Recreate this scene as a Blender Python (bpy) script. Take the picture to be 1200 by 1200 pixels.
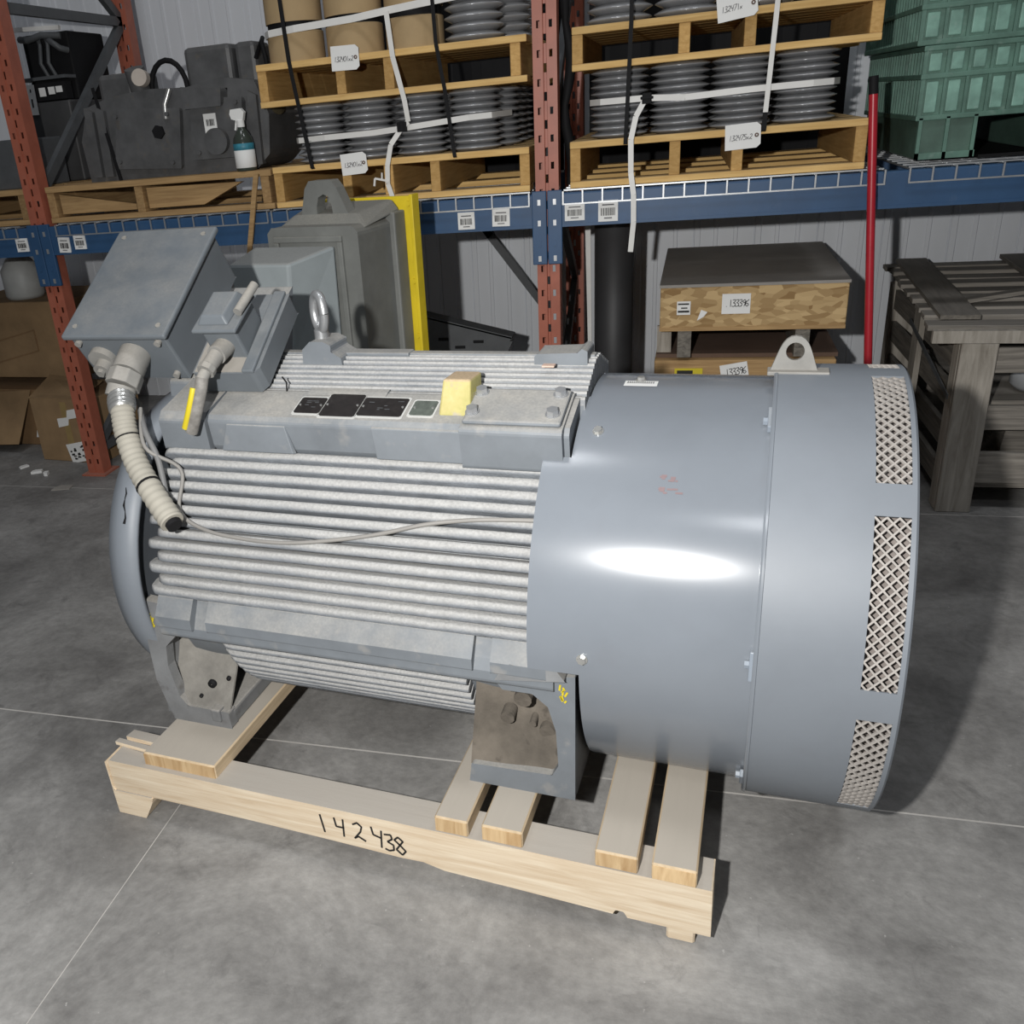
import bpy, bmesh, math, random
from mathutils import Vector, Matrix
random.seed(7)
scene = bpy.context.scene
for o in list(bpy.data.objects): bpy.data.objects.remove(o)
COL = scene.collection
pi = math.pi; rad = math.radians

# ------------------------------------------------------------------ camera
F, PX = 1062.94, 459.77                       # focal length and principal point, in pixels of 1200
yaw, pit, rol = -0.318568, 0.408364, -0.094768
fw = Vector((math.sin(yaw)*math.cos(pit), math.cos(yaw)*math.cos(pit), -math.sin(pit)))
r0 = Vector((math.cos(yaw), -math.sin(yaw), 0)); u0 = r0.cross(fw)
rt = math.cos(rol)*r0 + math.sin(rol)*u0; up = -math.sin(rol)*r0 + math.cos(rol)*u0
cam = bpy.data.cameras.new('camera'); camo = bpy.data.objects.new('camera', cam); COL.objects.link(camo)
camo.matrix_world = Matrix(((rt.x, up.x, -fw.x, 0), (rt.y, up.y, -fw.y, 0), (rt.z, up.z, -fw.z, 1.6), (0, 0, 0, 1)))
cam.sensor_fit = 'HORIZONTAL'; cam.sensor_width = 36; cam.lens = F/1200*36
cam.shift_x = (600-PX)/1200; cam.clip_start = 0.05
scene.camera = camo

# ------------------------------------------------------------------ light
w = bpy.data.worlds.new('world'); scene.world = w; w.use_nodes = True
w.node_tree.nodes['Background'].inputs[0].default_value = (0.80, 0.88, 1.0, 1)
w.node_tree.nodes['Background'].inputs[1].default_value = 0.07
fl = bpy.data.lights.new('flash', 'AREA'); fl.shape = 'DISK'; fl.size = 0.055; fl.energy = 56; fl.color = (1.0, 0.985, 0.96)
flo = bpy.data.objects.new('flash', fl); COL.objects.link(flo); flo.location = (-0.34, -0.16, 1.76)
flo.rotation_euler = (Vector((-0.35, 3.0, 0.75))-flo.location).to_track_quat('-Z', 'Y').to_euler()
fl.spread = rad(150)
for i, (x, y) in enumerate(((-1.6, 1.6), (1.6, 1.6), (0, -2.5))):     # unseen overhead fill lights, added to raise the ambient level
    l = bpy.data.lights.new('overhead_fill', 'AREA'); l.shape = 'DISK'; l.size = 1.0; l.energy = 42; l.color = (0.95, 0.97, 1)
    lo = bpy.data.objects.new('overhead_fill', l); COL.objects.link(lo); lo.location = (x, y, 6.5)
scene.view_settings.view_transform = 'Standard'; scene.view_settings.look = 'None'
scene.view_settings.exposure = 0.0; scene.view_settings.gamma = 1.0
scene.view_settings.use_curve_mapping = False

# ------------------------------------------------------------------ materials
MATS = {}
def mat(name, col, rough=0.6, metal=0.0, var=0.12, scale=6.0, dust=0.0, dustcol=(0.52, 0.49, 0.44), bump=0.0, spots=0.0, spotcol=(0.05, 0.05, 0.05), stretch=(1, 1, 1), dlo=0.25, dhi=0.9, spec=0.5, dn=1.1):
    if name in MATS: return MATS[name]
    m = bpy.data.materials.new(name); m.use_nodes = True; nt = m.node_tree; N = nt.nodes; L = nt.links
    b = N['Principled BSDF']; b.inputs['Roughness'].default_value = rough; b.inputs['Metallic'].default_value = metal
    b.inputs['Specular IOR Level'].default_value = spec
    tc = N.new('ShaderNodeTexCoord'); mp = N.new('ShaderNodeMapping'); mp.inputs['Scale'].default_value = stretch
    L.new(tc.outputs['Object'], mp.inputs[0])
    n1 = N.new('ShaderNodeTexNoise'); n1.inputs['Scale'].default_value = scale; n1.inputs['Detail'].default_value = 8; n1.inputs['Roughness'].default_value = 0.62
    L.new(mp.outputs[0], n1.inputs['Vector'])
    mr = N.new('ShaderNodeMapRange'); mr.inputs[1].default_value = 0.3; mr.inputs[2].default_value = 0.7; mr.inputs[3].default_value = 1-var; mr.inputs[4].default_value = 1+var
    L.new(n1.outputs['Fac'], mr.inputs[0])
    mul = N.new('ShaderNodeMix'); mul.data_type = 'RGBA'; mul.blend_type = 'MULTIPLY'; mul.inputs[0].default_value = 1
    mul.inputs[6].default_value = (*col, 1); L.new(mr.outputs[0], mul.inputs[7])
    out = mul.outputs[2]
    if spots > 0:
        n2 = N.new('ShaderNodeTexNoise'); n2.inputs['Scale'].default_value = scale*2.7; n2.inputs['Detail'].default_value = 6
        L.new(mp.outputs[0], n2.inputs['Vector'])
        r2 = N.new('ShaderNodeMapRange'); r2.inputs[1].default_value = 0.60; r2.inputs[2].default_value = 0.72; r2.inputs[3].default_value = 0; r2.inputs[4].default_value = spots
        L.new(n2.outputs['Fac'], r2.inputs[0])
        mx = N.new('ShaderNodeMix'); mx.data_type = 'RGBA'; L.new(r2.outputs[0], mx.inputs[0]); L.new(out, mx.inputs[6]); mx.inputs[7].default_value = (*spotcol, 1)
        out = mx.outputs[2]
    if dust > 0:                                   # settled dust lies on surfaces that face up
        g = N.new('ShaderNodeNewGeometry'); sx = N.new('ShaderNodeSeparateXYZ'); L.new(g.outputs['Normal'], sx.inputs[0])
        n3 = N.new('ShaderNodeTexNoise'); n3.inputs['Scale'].default_value = 6; n3.inputs['Detail'].default_value = 10; n3.inputs['Roughness'].default_value = 0.7; L.new(tc.outputs['Object'], n3.inputs['Vector'])
        ad = N.new('ShaderNodeMath'); ad.operation = 'MULTIPLY_ADD'; ad.inputs[1].default_value = dn; L.new(n3.outputs['Fac'], ad.inputs[0])
        sb = N.new('ShaderNodeMath'); sb.operation = 'SUBTRACT'; sb.inputs[1].default_value = dn/2; L.new(sx.outputs['Z'], sb.inputs[0]); L.new(sb.outputs[0], ad.inputs[2])
        r3 = N.new('ShaderNodeMapRange'); r3.inputs[1].default_value = dlo; r3.inputs[2].default_value = dhi; r3.inputs[3].default_value = 0; r3.inputs[4].default_value = dust
        L.new(ad.outputs[0], r3.inputs[0])
        n5 = N.new('ShaderNodeTexNoise'); n5.inputs['Scale'].default_value = 170; n5.inputs['Detail'].default_value = 4; L.new(tc.outputs['Object'], n5.inputs['Vector'])
        r5 = N.new('ShaderNodeMapRange'); r5.inputs[1].default_value = 0.3; r5.inputs[2].default_value = 0.7; r5.inputs[3].default_value = 0.84; r5.inputs[4].default_value = 1.13; L.new(n5.outputs['Fac'], r5.inputs[0])
        dm = N.new('ShaderNodeMix'); dm.data_type = 'RGBA'; dm.blend_type = 'MULTIPLY'; dm.inputs[0].default_value = 1; dm.inputs[6].default_value = (*dustcol, 1); L.new(r5.outputs[0], dm.inputs[7])
        mx = N.new('ShaderNodeMix'); mx.data_type = 'RGBA'; L.new(r3.outputs[0], mx.inputs[0]); L.new(out, mx.inputs[6]); L.new(dm.outputs[2], mx.inputs[7])
        out = mx.outputs[2]
        rr = N.new('ShaderNodeMapRange'); rr.inputs[3].default_value = rough; rr.inputs[4].default_value = 0.9; L.new(r3.outputs[0], rr.inputs[0]); L.new(rr.outputs[0], b.inputs['Roughness'])
    L.new(out, b.inputs['Base Color'])
    if bump > 0:
        bp = N.new('ShaderNodeBump'); bp.inputs['Strength'].default_value = bump; bp.inputs['Distance'].default_value = 0.01
        n4 = N.new('ShaderNodeTexNoise'); n4.inputs['Scale'].default_value = scale*6; n4.inputs['Detail'].default_value = 5; L.new(mp.outputs[0], n4.inputs['Vector'])
        L.new(n4.outputs['Fac'], bp.inputs['Height']); L.new(bp.outputs[0], b.inputs['Normal'])
    MATS[name] = m
    return m
def concrete():
    m = bpy.data.materials.new('concrete_floor'); m.use_nodes = True; nt = m.node_tree; N = nt.nodes; L = nt.links; b = N['Principled BSDF']
    g = N.new('ShaderNodeNewGeometry')
    def noise(s, d, r=0.6, dist=0.0):
        n = N.new('ShaderNodeTexNoise'); n.inputs['Scale'].default_value = s; n.inputs['Detail'].default_value = d; n.inputs['Roughness'].default_value = r; n.inputs['Distortion'].default_value = dist
        L.new(g.outputs['Position'], n.inputs['Vector']); return n.outputs['Fac']
    def ramp(x, stops):
        c = N.new('ShaderNodeValToRGB'); e = c.color_ramp.elements
        e[0].position, e[0].color = stops[0][0], (*stops[0][1], 1); e[1].position, e[1].color = stops[-1][0], (*stops[-1][1], 1)
        for p, k in stops[1:-1]: q = e.new(p); q.color = (*k, 1)
        L.new(x, c.inputs[0]); return c.outputs[0]
    base = ramp(noise(1.9, 10, 0.72, 0.6), [(0.30, (0.180, 0.174, 0.167)), (0.5, (0.305, 0.298, 0.286)), (0.72, (0.455, 0.444, 0.428))])
    fine = ramp(noise(38, 6), [(0.3, (0.86,)*3), (0.7, (1.12,)*3)])
    m1 = N.new('ShaderNodeMix'); m1.data_type = 'RGBA'; m1.blend_type = 'MULTIPLY'; m1.inputs[0].default_value = 1; L.new(base, m1.inputs[6]); L.new(fine, m1.inputs[7])
    scuff = ramp(noise(5.5, 10, 0.72, 1.2), [(0.56, (0, 0, 0)), (0.72, (0.7,)*3)])
    m2 = N.new('ShaderNodeMix'); m2.data_type = 'RGBA'; L.new(scuff, m2.inputs[0]); L.new(m1.outputs[2], m2.inputs[6]); m2.inputs[7].default_value = (0.14, 0.136, 0.132, 1)
    pale = ramp(noise(60, 2, 0.5), [(0.73, (0, 0, 0)), (0.78, (0.8,)*3)])
    m3 = N.new('ShaderNodeMix'); m3.data_type = 'RGBA'; L.new(pale, m3.inputs[0]); L.new(m2.outputs[2], m3.inputs[6]); m3.inputs[7].default_value = (0.5, 0.49, 0.47, 1)
    big = ramp(noise(0.8, 5, 0.6, 0.5), [(0.38, (0.62,)*3), (0.60, (1.10,)*3)]); m4 = N.new('ShaderNodeMix'); m4.data_type = 'RGBA'; m4.blend_type = 'MULTIPLY'; m4.inputs[0].default_value = 1; L.new(m3.outputs[2], m4.inputs[6]); L.new(big, m4.inputs[7])
    L.new(m4.outputs[2], b.inputs['Base Color']); b.inputs['Roughness'].default_value = 0.62; b.inputs['Specular IOR Level'].default_value = 0.35
    bp = N.new('ShaderNodeBump'); bp.inputs['Strength'].default_value = 0.15; bp.inputs['Distance'].default_value = 0.01; L.new(noise(70, 4), bp.inputs['Height']); L.new(bp.outputs[0], b.inputs['Normal'])
    return m
def wood(name, c1, c2, dust=0.0, dustcol=(0.40, 0.37, 0.33), axis=0, dlo=0.25, dhi=0.9):
    if name in MATS: return MATS[name]
    m = bpy.data.materials.new(name); m.use_nodes = True; nt = m.node_tree; N = nt.nodes; L = nt.links; b = N['Principled BSDF']; b.inputs['Roughness'].default_value = 0.75
    b.inputs['Specular IOR Level'].default_value = 0.25
    tc = N.new('ShaderNodeTexCoord'); mp = N.new('ShaderNodeMapping'); s = [16, 16, 30]; s[axis] = 1.6; mp.inputs['Scale'].default_value = s
    L.new(tc.outputs['Object'], mp.inputs[0])
    n = N.new('ShaderNodeTexNoise'); n.inputs['Scale'].default_value = 2.4; n.inputs['Detail'].default_value = 9; n.inputs['Roughness'].default_value = 0.65; n.inputs['Distortion'].default_value = 0.6
    L.new(mp.outputs[0], n.inputs['Vector'])
    c = N.new('ShaderNodeValToRGB'); e = c.color_ramp.elements; e[0].position = 0.34; e[0].color = (*c1, 1); e[1].position = 0.66; e[1].color = (*c2, 1); L.new(n.outputs['Fac'], c.inputs[0])
    oi = N.new('ShaderNodeObjectInfo'); mr = N.new('ShaderNodeMapRange'); mr.inputs[3].default_value = 0.84; mr.inputs[4].default_value = 1.12; L.new(oi.outputs['Random'], mr.inputs[0])
    mul = N.new('ShaderNodeMix'); mul.data_type = 'RGBA'; mul.blend_type = 'MULTIPLY'; mul.inputs[0].default_value = 1; L.new(c.outputs[0], mul.inputs[6]); L.new(mr.outputs[0], mul.inputs[7])
    out = mul.outputs[2]
    if dust:
        g = N.new('ShaderNodeNewGeometry'); sx = N.new('ShaderNodeSeparateXYZ'); L.new(g.outputs['Normal'], sx.inputs[0])
        r3 = N.new('ShaderNodeMapRange'); r3.inputs[1].default_value = dlo; r3.inputs[2].default_value = dhi; r3.inputs[4].default_value = dust; L.new(sx.outputs['Z'], r3.inputs[0])
        mx = N.new('ShaderNodeMix'); mx.data_type = 'RGBA'; L.new(r3.outputs[0], mx.inputs[0]); L.new(out, mx.inputs[6]); mx.inputs[7].default_value = (*dustcol, 1); out = mx.outputs[2]
    L.new(out, b.inputs['Base Color'])
    bp = N.new('ShaderNodeBump'); bp.inputs['Strength'].default_value = 0.2; bp.inputs['Distance'].default_value = 0.004; L.new(n.outputs['Fac'], bp.inputs['Height']); L.new(bp.outputs[0], b.inputs['Normal'])
    MATS[name] = m; return m
def osb():
    m = mat('oriented_strand_board', (0.40, 0.26, 0.12), 0.8, var=0.0); nt = m.node_tree; N = nt.nodes; L = nt.links; b = N['Principled BSDF']
    tc = N.new('ShaderNodeTexCoord'); mp = N.new('ShaderNodeMapping'); mp.inputs['Scale'].default_value = (14, 14, 34); L.new(tc.outputs['Object'], mp.inputs[0])
    v = N.new('ShaderNodeTexVoronoi'); v.inputs['Scale'].default_value = 1.6; L.new(mp.outputs[0], v.inputs['Vector'])
    c = N.new('ShaderNodeValToRGB'); e = c.color_ramp.elements; e[0].color = (0.30, 0.18, 0.07, 1); e[1].color = (0.62, 0.44, 0.22, 1); e[1].position = 0.9
    s = N.new('ShaderNodeSeparateColor'); L.new(v.outputs['Color'], s.inputs[0]); L.new(s.outputs[0], c.inputs[0]); L.new(c.outputs[0], b.inputs['Base Color'])
    return m
M_FLOOR = concrete()
M_PAINT = mat('grey_blue_paint', (0.235, 0.270, 0.315), 0.34, var=0.07, scale=5, dust=0.35, dustcol=(0.42, 0.41, 0.38), dlo=0.6, dhi=1.05, spots=0.12, spotcol=(0.40, 0.38, 0.35))
M_SHEET = mat('grey_blue_sheet_paint', (0.190, 0.210, 0.236), 0.185, var=0.06, scale=3.5, spots=0.05, spotcol=(0.12, 0.10, 0.10))
M_COVER = mat('grey_blue_cover_paint', (0.190, 0.210, 0.236), 0.50, var=0.07, scale=3.5, spots=0.05, spotcol=(0.12, 0.10, 0.10))
M_BOXP = mat('terminal_box_paint', (0.135, 0.152, 0.168), 0.5, var=0.12, scale=4, dust=0.6, dustcol=(0.33, 0.315, 0.285), dlo=0.65, dhi=1.45, dn=1.6)
M_FIN = mat('dusty_cast_fin', (0.20, 0.215, 0.235), 0.7, var=0.22, scale=26, dust=0.9, dustcol=(0.398, 0.394, 0.382), dlo=-0.15, dhi=0.55, dn=0.9, bump=0.25)
M_CAST = mat('dusty_cast_paint', (0.165, 0.182, 0.200), 0.55, var=0.15, scale=7, dust=0.75, dustcol=(0.44, 0.415, 0.37), dlo=0.3, dhi=1.15, dn=1.5, spots=0.35, spotcol=(0.36, 0.335, 0.30))
M_FOOT = mat('dirty_foot_cast', (0.20, 0.205, 0.21), 0.65, var=0.25, scale=9, dust=0.65, dustcol=(0.40, 0.375, 0.335), dlo=0.1, dhi=0.7, spots=0.5, spotcol=(0.06, 0.05, 0.045))
M_DIRT = mat('caked_dirt', (0.125, 0.108, 0.088), 0.95, var=0.45, scale=7, bump=0.5, spots=0.9, spotcol=(0.03, 0.025, 0.02))
M_BEIGE = mat('beige_flexible_conduit', (0.36, 0.34, 0.29), 0.75, var=0.1, scale=10)
M_DUSTM = mat('dusty_fitting', (0.25, 0.245, 0.23), 0.6, metal=0.0, var=0.18, scale=14, dust=0.5, dustcol=(0.36, 0.33, 0.285))
M_STEEL = mat('bright_steel', (0.62, 0.62, 0.60), 0.32, metal=0.8, var=0.1, scale=20)
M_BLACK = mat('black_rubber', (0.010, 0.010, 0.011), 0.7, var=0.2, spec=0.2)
M_DARK = mat('dark_grey_machine', (0.090, 0.091, 0.093), 0.5, var=0.3, scale=8, dust=0.35, dustcol=(0.16, 0.15, 0.135), spots=0.25, spotcol=(0.16, 0.13, 0.09))
M_PLATE = mat('black_nameplate', (0.018, 0.015, 0.014), 0.42, var=0.4, scale=60)
M_PLATEG = mat('grey_green_nameplate', (0.10, 0.115, 0.10), 0.5, var=0.3, scale=60)
M_YELLOW = mat('yellow_paint', (0.72, 0.55, 0.02), 0.5, var=0.12, scale=10)
M_TAPE = mat('yellow_tape', (0.62, 0.50, 0.02), 0.5, var=0.05)
M_YSPRAY = mat('yellow_sprayed_cast', (0.42, 0.38, 0.13), 0.6, spots=0.9, spotcol=(0.34, 0.31, 0.25), var=0.25, scale=12, dust=0.9, dustcol=(0.50, 0.37, 0.25), dlo=0.3, dhi=0.8)
M_MESH = mat('dusty_expanded_metal', (0.37, 0.345, 0.32), 0.8, var=0.12, scale=30)
M_MESHB = mat('dusty_fan_chamber', (0.20, 0.175, 0.16), 0.9, var=0.25, scale=30)
M_ORANGE = mat('orange_rack_paint', (0.38, 0.115, 0.070), 0.45, var=0.15, scale=9, dust=0.15, spots=0.1, spotcol=(0.25, 0.16, 0.13))
M_BLUE = mat('blue_rack_paint', (0.028, 0.080, 0.175), 0.45, var=0.12, scale=6, spots=0.08, spotcol=(0.16, 0.20, 0.26))
M_GALV = mat('galvanised_wire', (0.50, 0.51, 0.52), 0.35, metal=0.7, var=0.1, scale=30)
M_GREYB = mat('grey_brace_steel', (0.085, 0.09, 0.095), 0.5, var=0.15, scale=12)
M_WALL = mat('white_metal_wall', (0.74, 0.765, 0.80), 0.5, var=0.06, scale=2.5, stretch=(1, 1, 0.3), spots=0.12, spotcol=(0.5, 0.51, 0.52))
M_PAPER = mat('white_paper', (0.82, 0.82, 0.80), 0.7, var=0.04)
M_INK = mat('black_ink', (0.012, 0.012, 0.012), 0.7, var=0.1)
M_GREYINK = mat('grey_pen', (0.10, 0.10, 0.11), 0.7, var=0.1)
M_DISC = mat('grey_disc_metal', (0.40, 0.405, 0.415), 0.20, metal=0.3, var=0.12, scale=10)
M_KRAFT = mat('kraft_cardboard', (0.42, 0.30, 0.16), 0.85, var=0.1, scale=7)
M_CARTON = mat('old_brown_carton', (0.24, 0.145, 0.07), 0.9, var=0.2, scale=5)
M_CARTON2 = mat('plain_brown_carton', (0.30, 0.195, 0.10), 0.9, var=0.2, scale=5)
M_STRAPW = mat('white_strap', (0.74, 0.73, 0.70), 0.5, var=0.08)
M_GREEN = mat('green_plastic', (0.105, 0.205, 0.160), 0.5, var=0.3, scale=9, spots=0.3, spotcol=(0.28, 0.38, 0.33))
M_GREENP = mat('pale_green_plastic', (0.205, 0.375, 0.305), 0.5, var=0.35, scale=11, spots=0.35, spotcol=(0.34, 0.44, 0.39))
M_GREEND = mat('dull_green_plastic', (0.075, 0.135, 0.105), 0.6, var=0.25, scale=9)
M_RED = mat('red_painted_pole', (0.42, 0.018, 0.03), 0.35, var=0.12, scale=14)
M_GMOT = mat('grey_housing_paint', (0.165, 0.170, 0.160), 0.6, var=0.18, scale=7, dust=0.6, dustcol=(0.27, 0.255, 0.22))
M_GBOSS = mat('pale_grey_boss_paint', (0.30, 0.335, 0.345), 0.55, var=0.1, scale=6, dust=0.5, dustcol=(0.3, 0.28, 0.25))
W_SKID = wood('pale_pine', (0.70, 0.55, 0.38), (0.90, 0.78, 0.60), dust=0.92, dustcol=(0.375, 0.350, 0.315), dlo=0.7, dhi=0.95)
W_SKIDB = wood('pale_pine_board', (0.46, 0.35, 0.22), (0.62, 0.49, 0.33), dust=0.92, dustcol=(0.40, 0.370, 0.325), axis=1, dlo=0.7, dhi=0.95)
W_END = wood('pine_end_grain', (0.46, 0.29, 0.14), (0.74, 0.55, 0.32), axis=2)
W_PAL = wood('yellow_pine', (0.58, 0.36, 0.13), (0.78, 0.53, 0.22), dust=0.5, dustcol=(0.30, 0.24, 0.16))
W_PALY = wood('yellow_pine_lengthwise', (0.46, 0.27, 0.09), (0.62, 0.39, 0.15), axis=1, dust=0.4, dustcol=(0.28, 0.22, 0.15))
W_OLD = wood('old_brown_wood', (0.30, 0.185, 0.085), (0.46, 0.30, 0.14))
W_OLDY = wood('old_brown_wood_lengthwise', (0.26, 0.155, 0.07), (0.40, 0.26, 0.12), axis=1)
W_GREY = wood('weathered_grey_wood', (0.17, 0.155, 0.135), (0.34, 0.31, 0.27), dust=0.5, dustcol=(0.21, 0.195, 0.175))
W_GREYY = wood('weathered_grey_wood_lengthwise', (0.10, 0.09, 0.078), (0.22, 0.20, 0.17), axis=1, dust=0.5, dustcol=(0.21, 0.195, 0.175))
W_GREYZ = wood('weathered_grey_wood_upright', (0.24, 0.215, 0.18), (0.43, 0.395, 0.345), axis=2)
M_OSB = osb()
M_CRTOP = mat('dusty_crate_top', (0.33, 0.31, 0.285), 0.9, var=0.15, scale=3)
M_CRSIDE = mat('brown_plywood', (0.135, 0.085, 0.06), 0.85, var=0.15, scale=4)

# ------------------------------------------------------------------ mesh helpers
class MB:
    def __init__(s, M=None): s.v = []; s.f = []; s.sm = []; s.M = M or Matrix()
    def add(s, vs, fs, smooth=False):
        b = len(s.v); s.v += [s.M @ Vector(p) for p in vs]; s.f += [[i+b for i in f] for f in fs]; s.sm += [smooth]*len(fs); return s
    def box(s, x0, x1, y0, y1, z0, z1, M=None):
        vs = [Vector((x, y, z)) for z in (z0, z1) for y in (y0, y1) for x in (x0, x1)]
        if M: vs = [M @ p for p in vs]
        return s.add(vs, [(0, 2, 3, 1), (4, 5, 7, 6), (0, 1, 5, 4), (2, 6, 7, 3), (0, 4, 6, 2), (1, 3, 7, 5)])
    def hexa(s, p): return s.add(p, [(3, 2, 1, 0), (4, 5, 6, 7), (0, 1, 5, 4), (1, 2, 6, 5), (2, 3, 7, 6), (3, 0, 4, 7)])
    def bar(s, a, b, wd, th, upv=(0, 0, 1)):                       # box section between two points
        a = Vector(a); b = Vector(b); d = (b-a).normalized(); n = Vector(upv); n = (n-d*n.dot(d))
        if n.length < 1e-5: n = Vector((1, 0, 0)); n = n-d*n.dot(d)
        n.normalize(); t = d.cross(n); q = [(-1, -1), (1, -1), (1, 1), (-1, 1)]
        return s.hexa([a+t*i*wd/2+n*j*th/2 for i, j in q]+[b+t*i*wd/2+n*j*th/2 for i, j in q])
    def prism(s, poly, ax, a0, a1, smooth=False):                   # poly of 2-d points extruded along axis 0, 1 or 2
        def P(u, w, t): return ((t, u, w), (u, t, w), (u, w, t))[ax]
        n = len(poly); s.add([P(u, w, a0) for u, w in poly]+[P(u, w, a1) for u, w in poly], [tuple(range(n))[::-1], tuple(range(n, 2*n))])
        return s.add([P(u, w, a0) for u, w in poly]+[P(u, w, a1) for u, w in poly], [(i, (i+1) % n, n+(i+1) % n, n+i) for i in range(n)], smooth)
    def lathe(s, prof, ax=2, n=24, c=(0, 0, 0), smooth=True, t0=0, t1=2*pi, sharp=False):       # prof: (radius, position along axis)
        closed = abs(t1-t0-2*pi) < 1e-6; m = n if closed else n+1
        vs = []
        for r, h in prof:
            for k in range(m):
                t = t0+(t1-t0)*k/n; u, w = r*math.cos(t), r*math.sin(t)
                p = ((h, u, w), (u, h, w), (u, w, h))[ax]; vs.append(Vector(p)+Vector(c))
        segs = [(j, j+1) for j in range(len(prof)-1)]
        if not sharp:
            s.add(vs, [(a*m+k, a*m+(k+1) % m, b*m+(k+1) % m, b*m+k) for a, b in segs for k in range(n)], smooth)
        else:
            for a, b in segs:
                s.add(vs[a*m:a*m+m]+vs[b*m:b*m+m], [(k, (k+1) % m, m+(k+1) % m, m+k) for k in range(n)], smooth)
        return s
    def cyl(s, a, b, r, n=16, r2=None, smooth=True):
        a = Vector(a); b = Vector(b); d = (b-a).normalized(); t = d.orthogonal().normalized(); u = d.cross(t); r2 = r if r2 is None else r2
        A = [a+(t*math.cos(2*pi*k/n)+u*math.sin(2*pi*k/n))*r for k in range(n)]; B = [b+(t*math.cos(2*pi*k/n)+u*math.sin(2*pi*k/n))*r2 for k in range(n)]
        s.add(A+B, [(k, (k+1) % n, n+(k+1) % n, n+k) for k in range(n)], smooth)
        return s.add(A+B, [tuple(range(n))[::-1], tuple(range(n, 2*n))])
    def tube(s, pts, r, n=10, radii=None, caps=True):
        pts = [Vector(p) for p in pts]; rings = []; t = None
        for i, p in enumerate(pts):
            d = (pts[min(i+1, len(pts)-1)]-pts[max(i-1, 0)]).normalized()
            t = d.orthogonal().normalized() if t is None else (t-d*t.dot(d)).normalized()
            u = d.cross(t); R = radii[i] if radii else r
            rings.append([p+(t*math.cos(2*pi*k/n)+u*math.sin(2*pi*k/n))*R for k in range(n)])
        m = len(pts); s.add([q for g in rings for q in g], [(j*n+k, j*n+(k+1) % n, (j+1)*n+(k+1) % n, (j+1)*n+k) for j in range(m-1) for k in range(n)], True)
        if caps: s.add(rings[0]+rings[-1], [tuple(range(n))[::-1], tuple(range(n, 2*n))])
        return s
    def hexbolt(s, p, d, r, h):
        return s.cyl(p, Vector(p)+Vector(d).normalized()*h, r, 6, smooth=False)
def me_of(mb, name):
    me = bpy.data.meshes.new(name); me.from_pydata([tuple(p) for p in mb.v], [], mb.f)
    me.polygons.foreach_set('use_smooth', mb.sm); me.update()
    bm = bmesh.new(); bm.from_mesh(me); bmesh.ops.recalc_face_normals(bm, faces=bm.faces); bm.to_mesh(me); bm.free()
    return me
def put(name, mb, m, parent=None, bevel=0, label=None, solid=0, segs=2, loc=None):
    me = mb if isinstance(mb, bpy.types.Mesh) else me_of(mb, name)
    if m and not me.materials: me.materials.append(m)
    o = bpy.data.objects.new(name, me); COL.objects.link(o)
    if parent: o.parent = parent
    if loc: o.location = loc
    if solid: d = o.modifiers.new('solid', 'SOLIDIFY'); d.thickness = solid; d.offset = -1; e_ = o.modifiers.new('split', 'EDGE_SPLIT'); e_.split_angle = rad(35)
    if bevel: d = o.modifiers.new('bevel', 'BEVEL'); d.width = bevel; d.segments = segs; d.limit_method = 'ANGLE'; d.angle_limit = rad(40)
    if label: o['label'] = label
    return o
def thing(name, label, cat, loc=(0, 0, 0), rz=0, group=None):
    o = bpy.data.objects.new(name, None); COL.objects.link(o); o.location = loc; o.rotation_euler = (0, 0, rz); o.empty_display_size = 0.1
    return tag(o, label, cat, group)
def tag(o, label, cat, group=None):
    o['label'] = label; o['category'] = cat
    if group: o['group'] = group
    return o
def struct(o): o['kind'] = 'structure'; return o
def copy_tree(o, parent=None, loc=None, label=None, group=None):
    c = o.copy(); COL.objects.link(c); c.parent = parent
    if loc is not None: c.location = loc
    if label: c['label'] = label
    if group: c['group'] = group
    for ch in list(o.children): copy_tree(ch, c)
    return c
# hand-drawn strokes
GL = {'0': [[(.3, 1), (.05, .75), (.05, .25), (.3, 0), (.55, .25), (.55, .75), (.3, 1)]], '1': [[(.25, 1), (.35, 0)]],
      '2': [[(.05, .85), (.3, 1), (.5, .8), (.4, .5), (.05, .05), (.25, .2), (.6, 0)]], '3': [[(.05, .95), (.4, 1), (.45, .75), (.2, .55), (.5, .4), (.5, .1), (.25, 0), (.05, .08)]],
      '4': [[(.05, 1), (.1, .5), (.5, .5)], [(.5, 1), (.42, 0)]], '5': [[(.5, 1), (.12, 1), (.1, .6), (.4, .6), (.55, .3), (.35, 0), (.05, .05)]],
      '6': [[(.45, 1), (.1, .6), (.05, .2), (.3, 0), (.5, .2), (.35, .45), (.08, .35)]], '7': [[(.05, 1), (.55, 1), (.2, 0)]],
      '8': [[(.3, .55), (.08, .8), (.3, 1), (.5, .8), (.3, .55), (.06, .25), (.3, 0), (.52, .25), (.3, .55)]], '9': [[(.5, .75), (.3, .5), (.08, .7), (.3, 1), (.52, .8), (.45, .4), (.35, 0)]],
      'x': [[(.08, .5), (.45, .05)], [(.45, .5), (.08, .05)]], '.': [[(.2, .05), (.28, .02)]], 'Y': [[(.05, 1), (.12, .6), (.45, .5)], [(.5, .9), (.45, 0)]], '-': [[(.1, .5), (.5, .5)]]}
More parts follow.
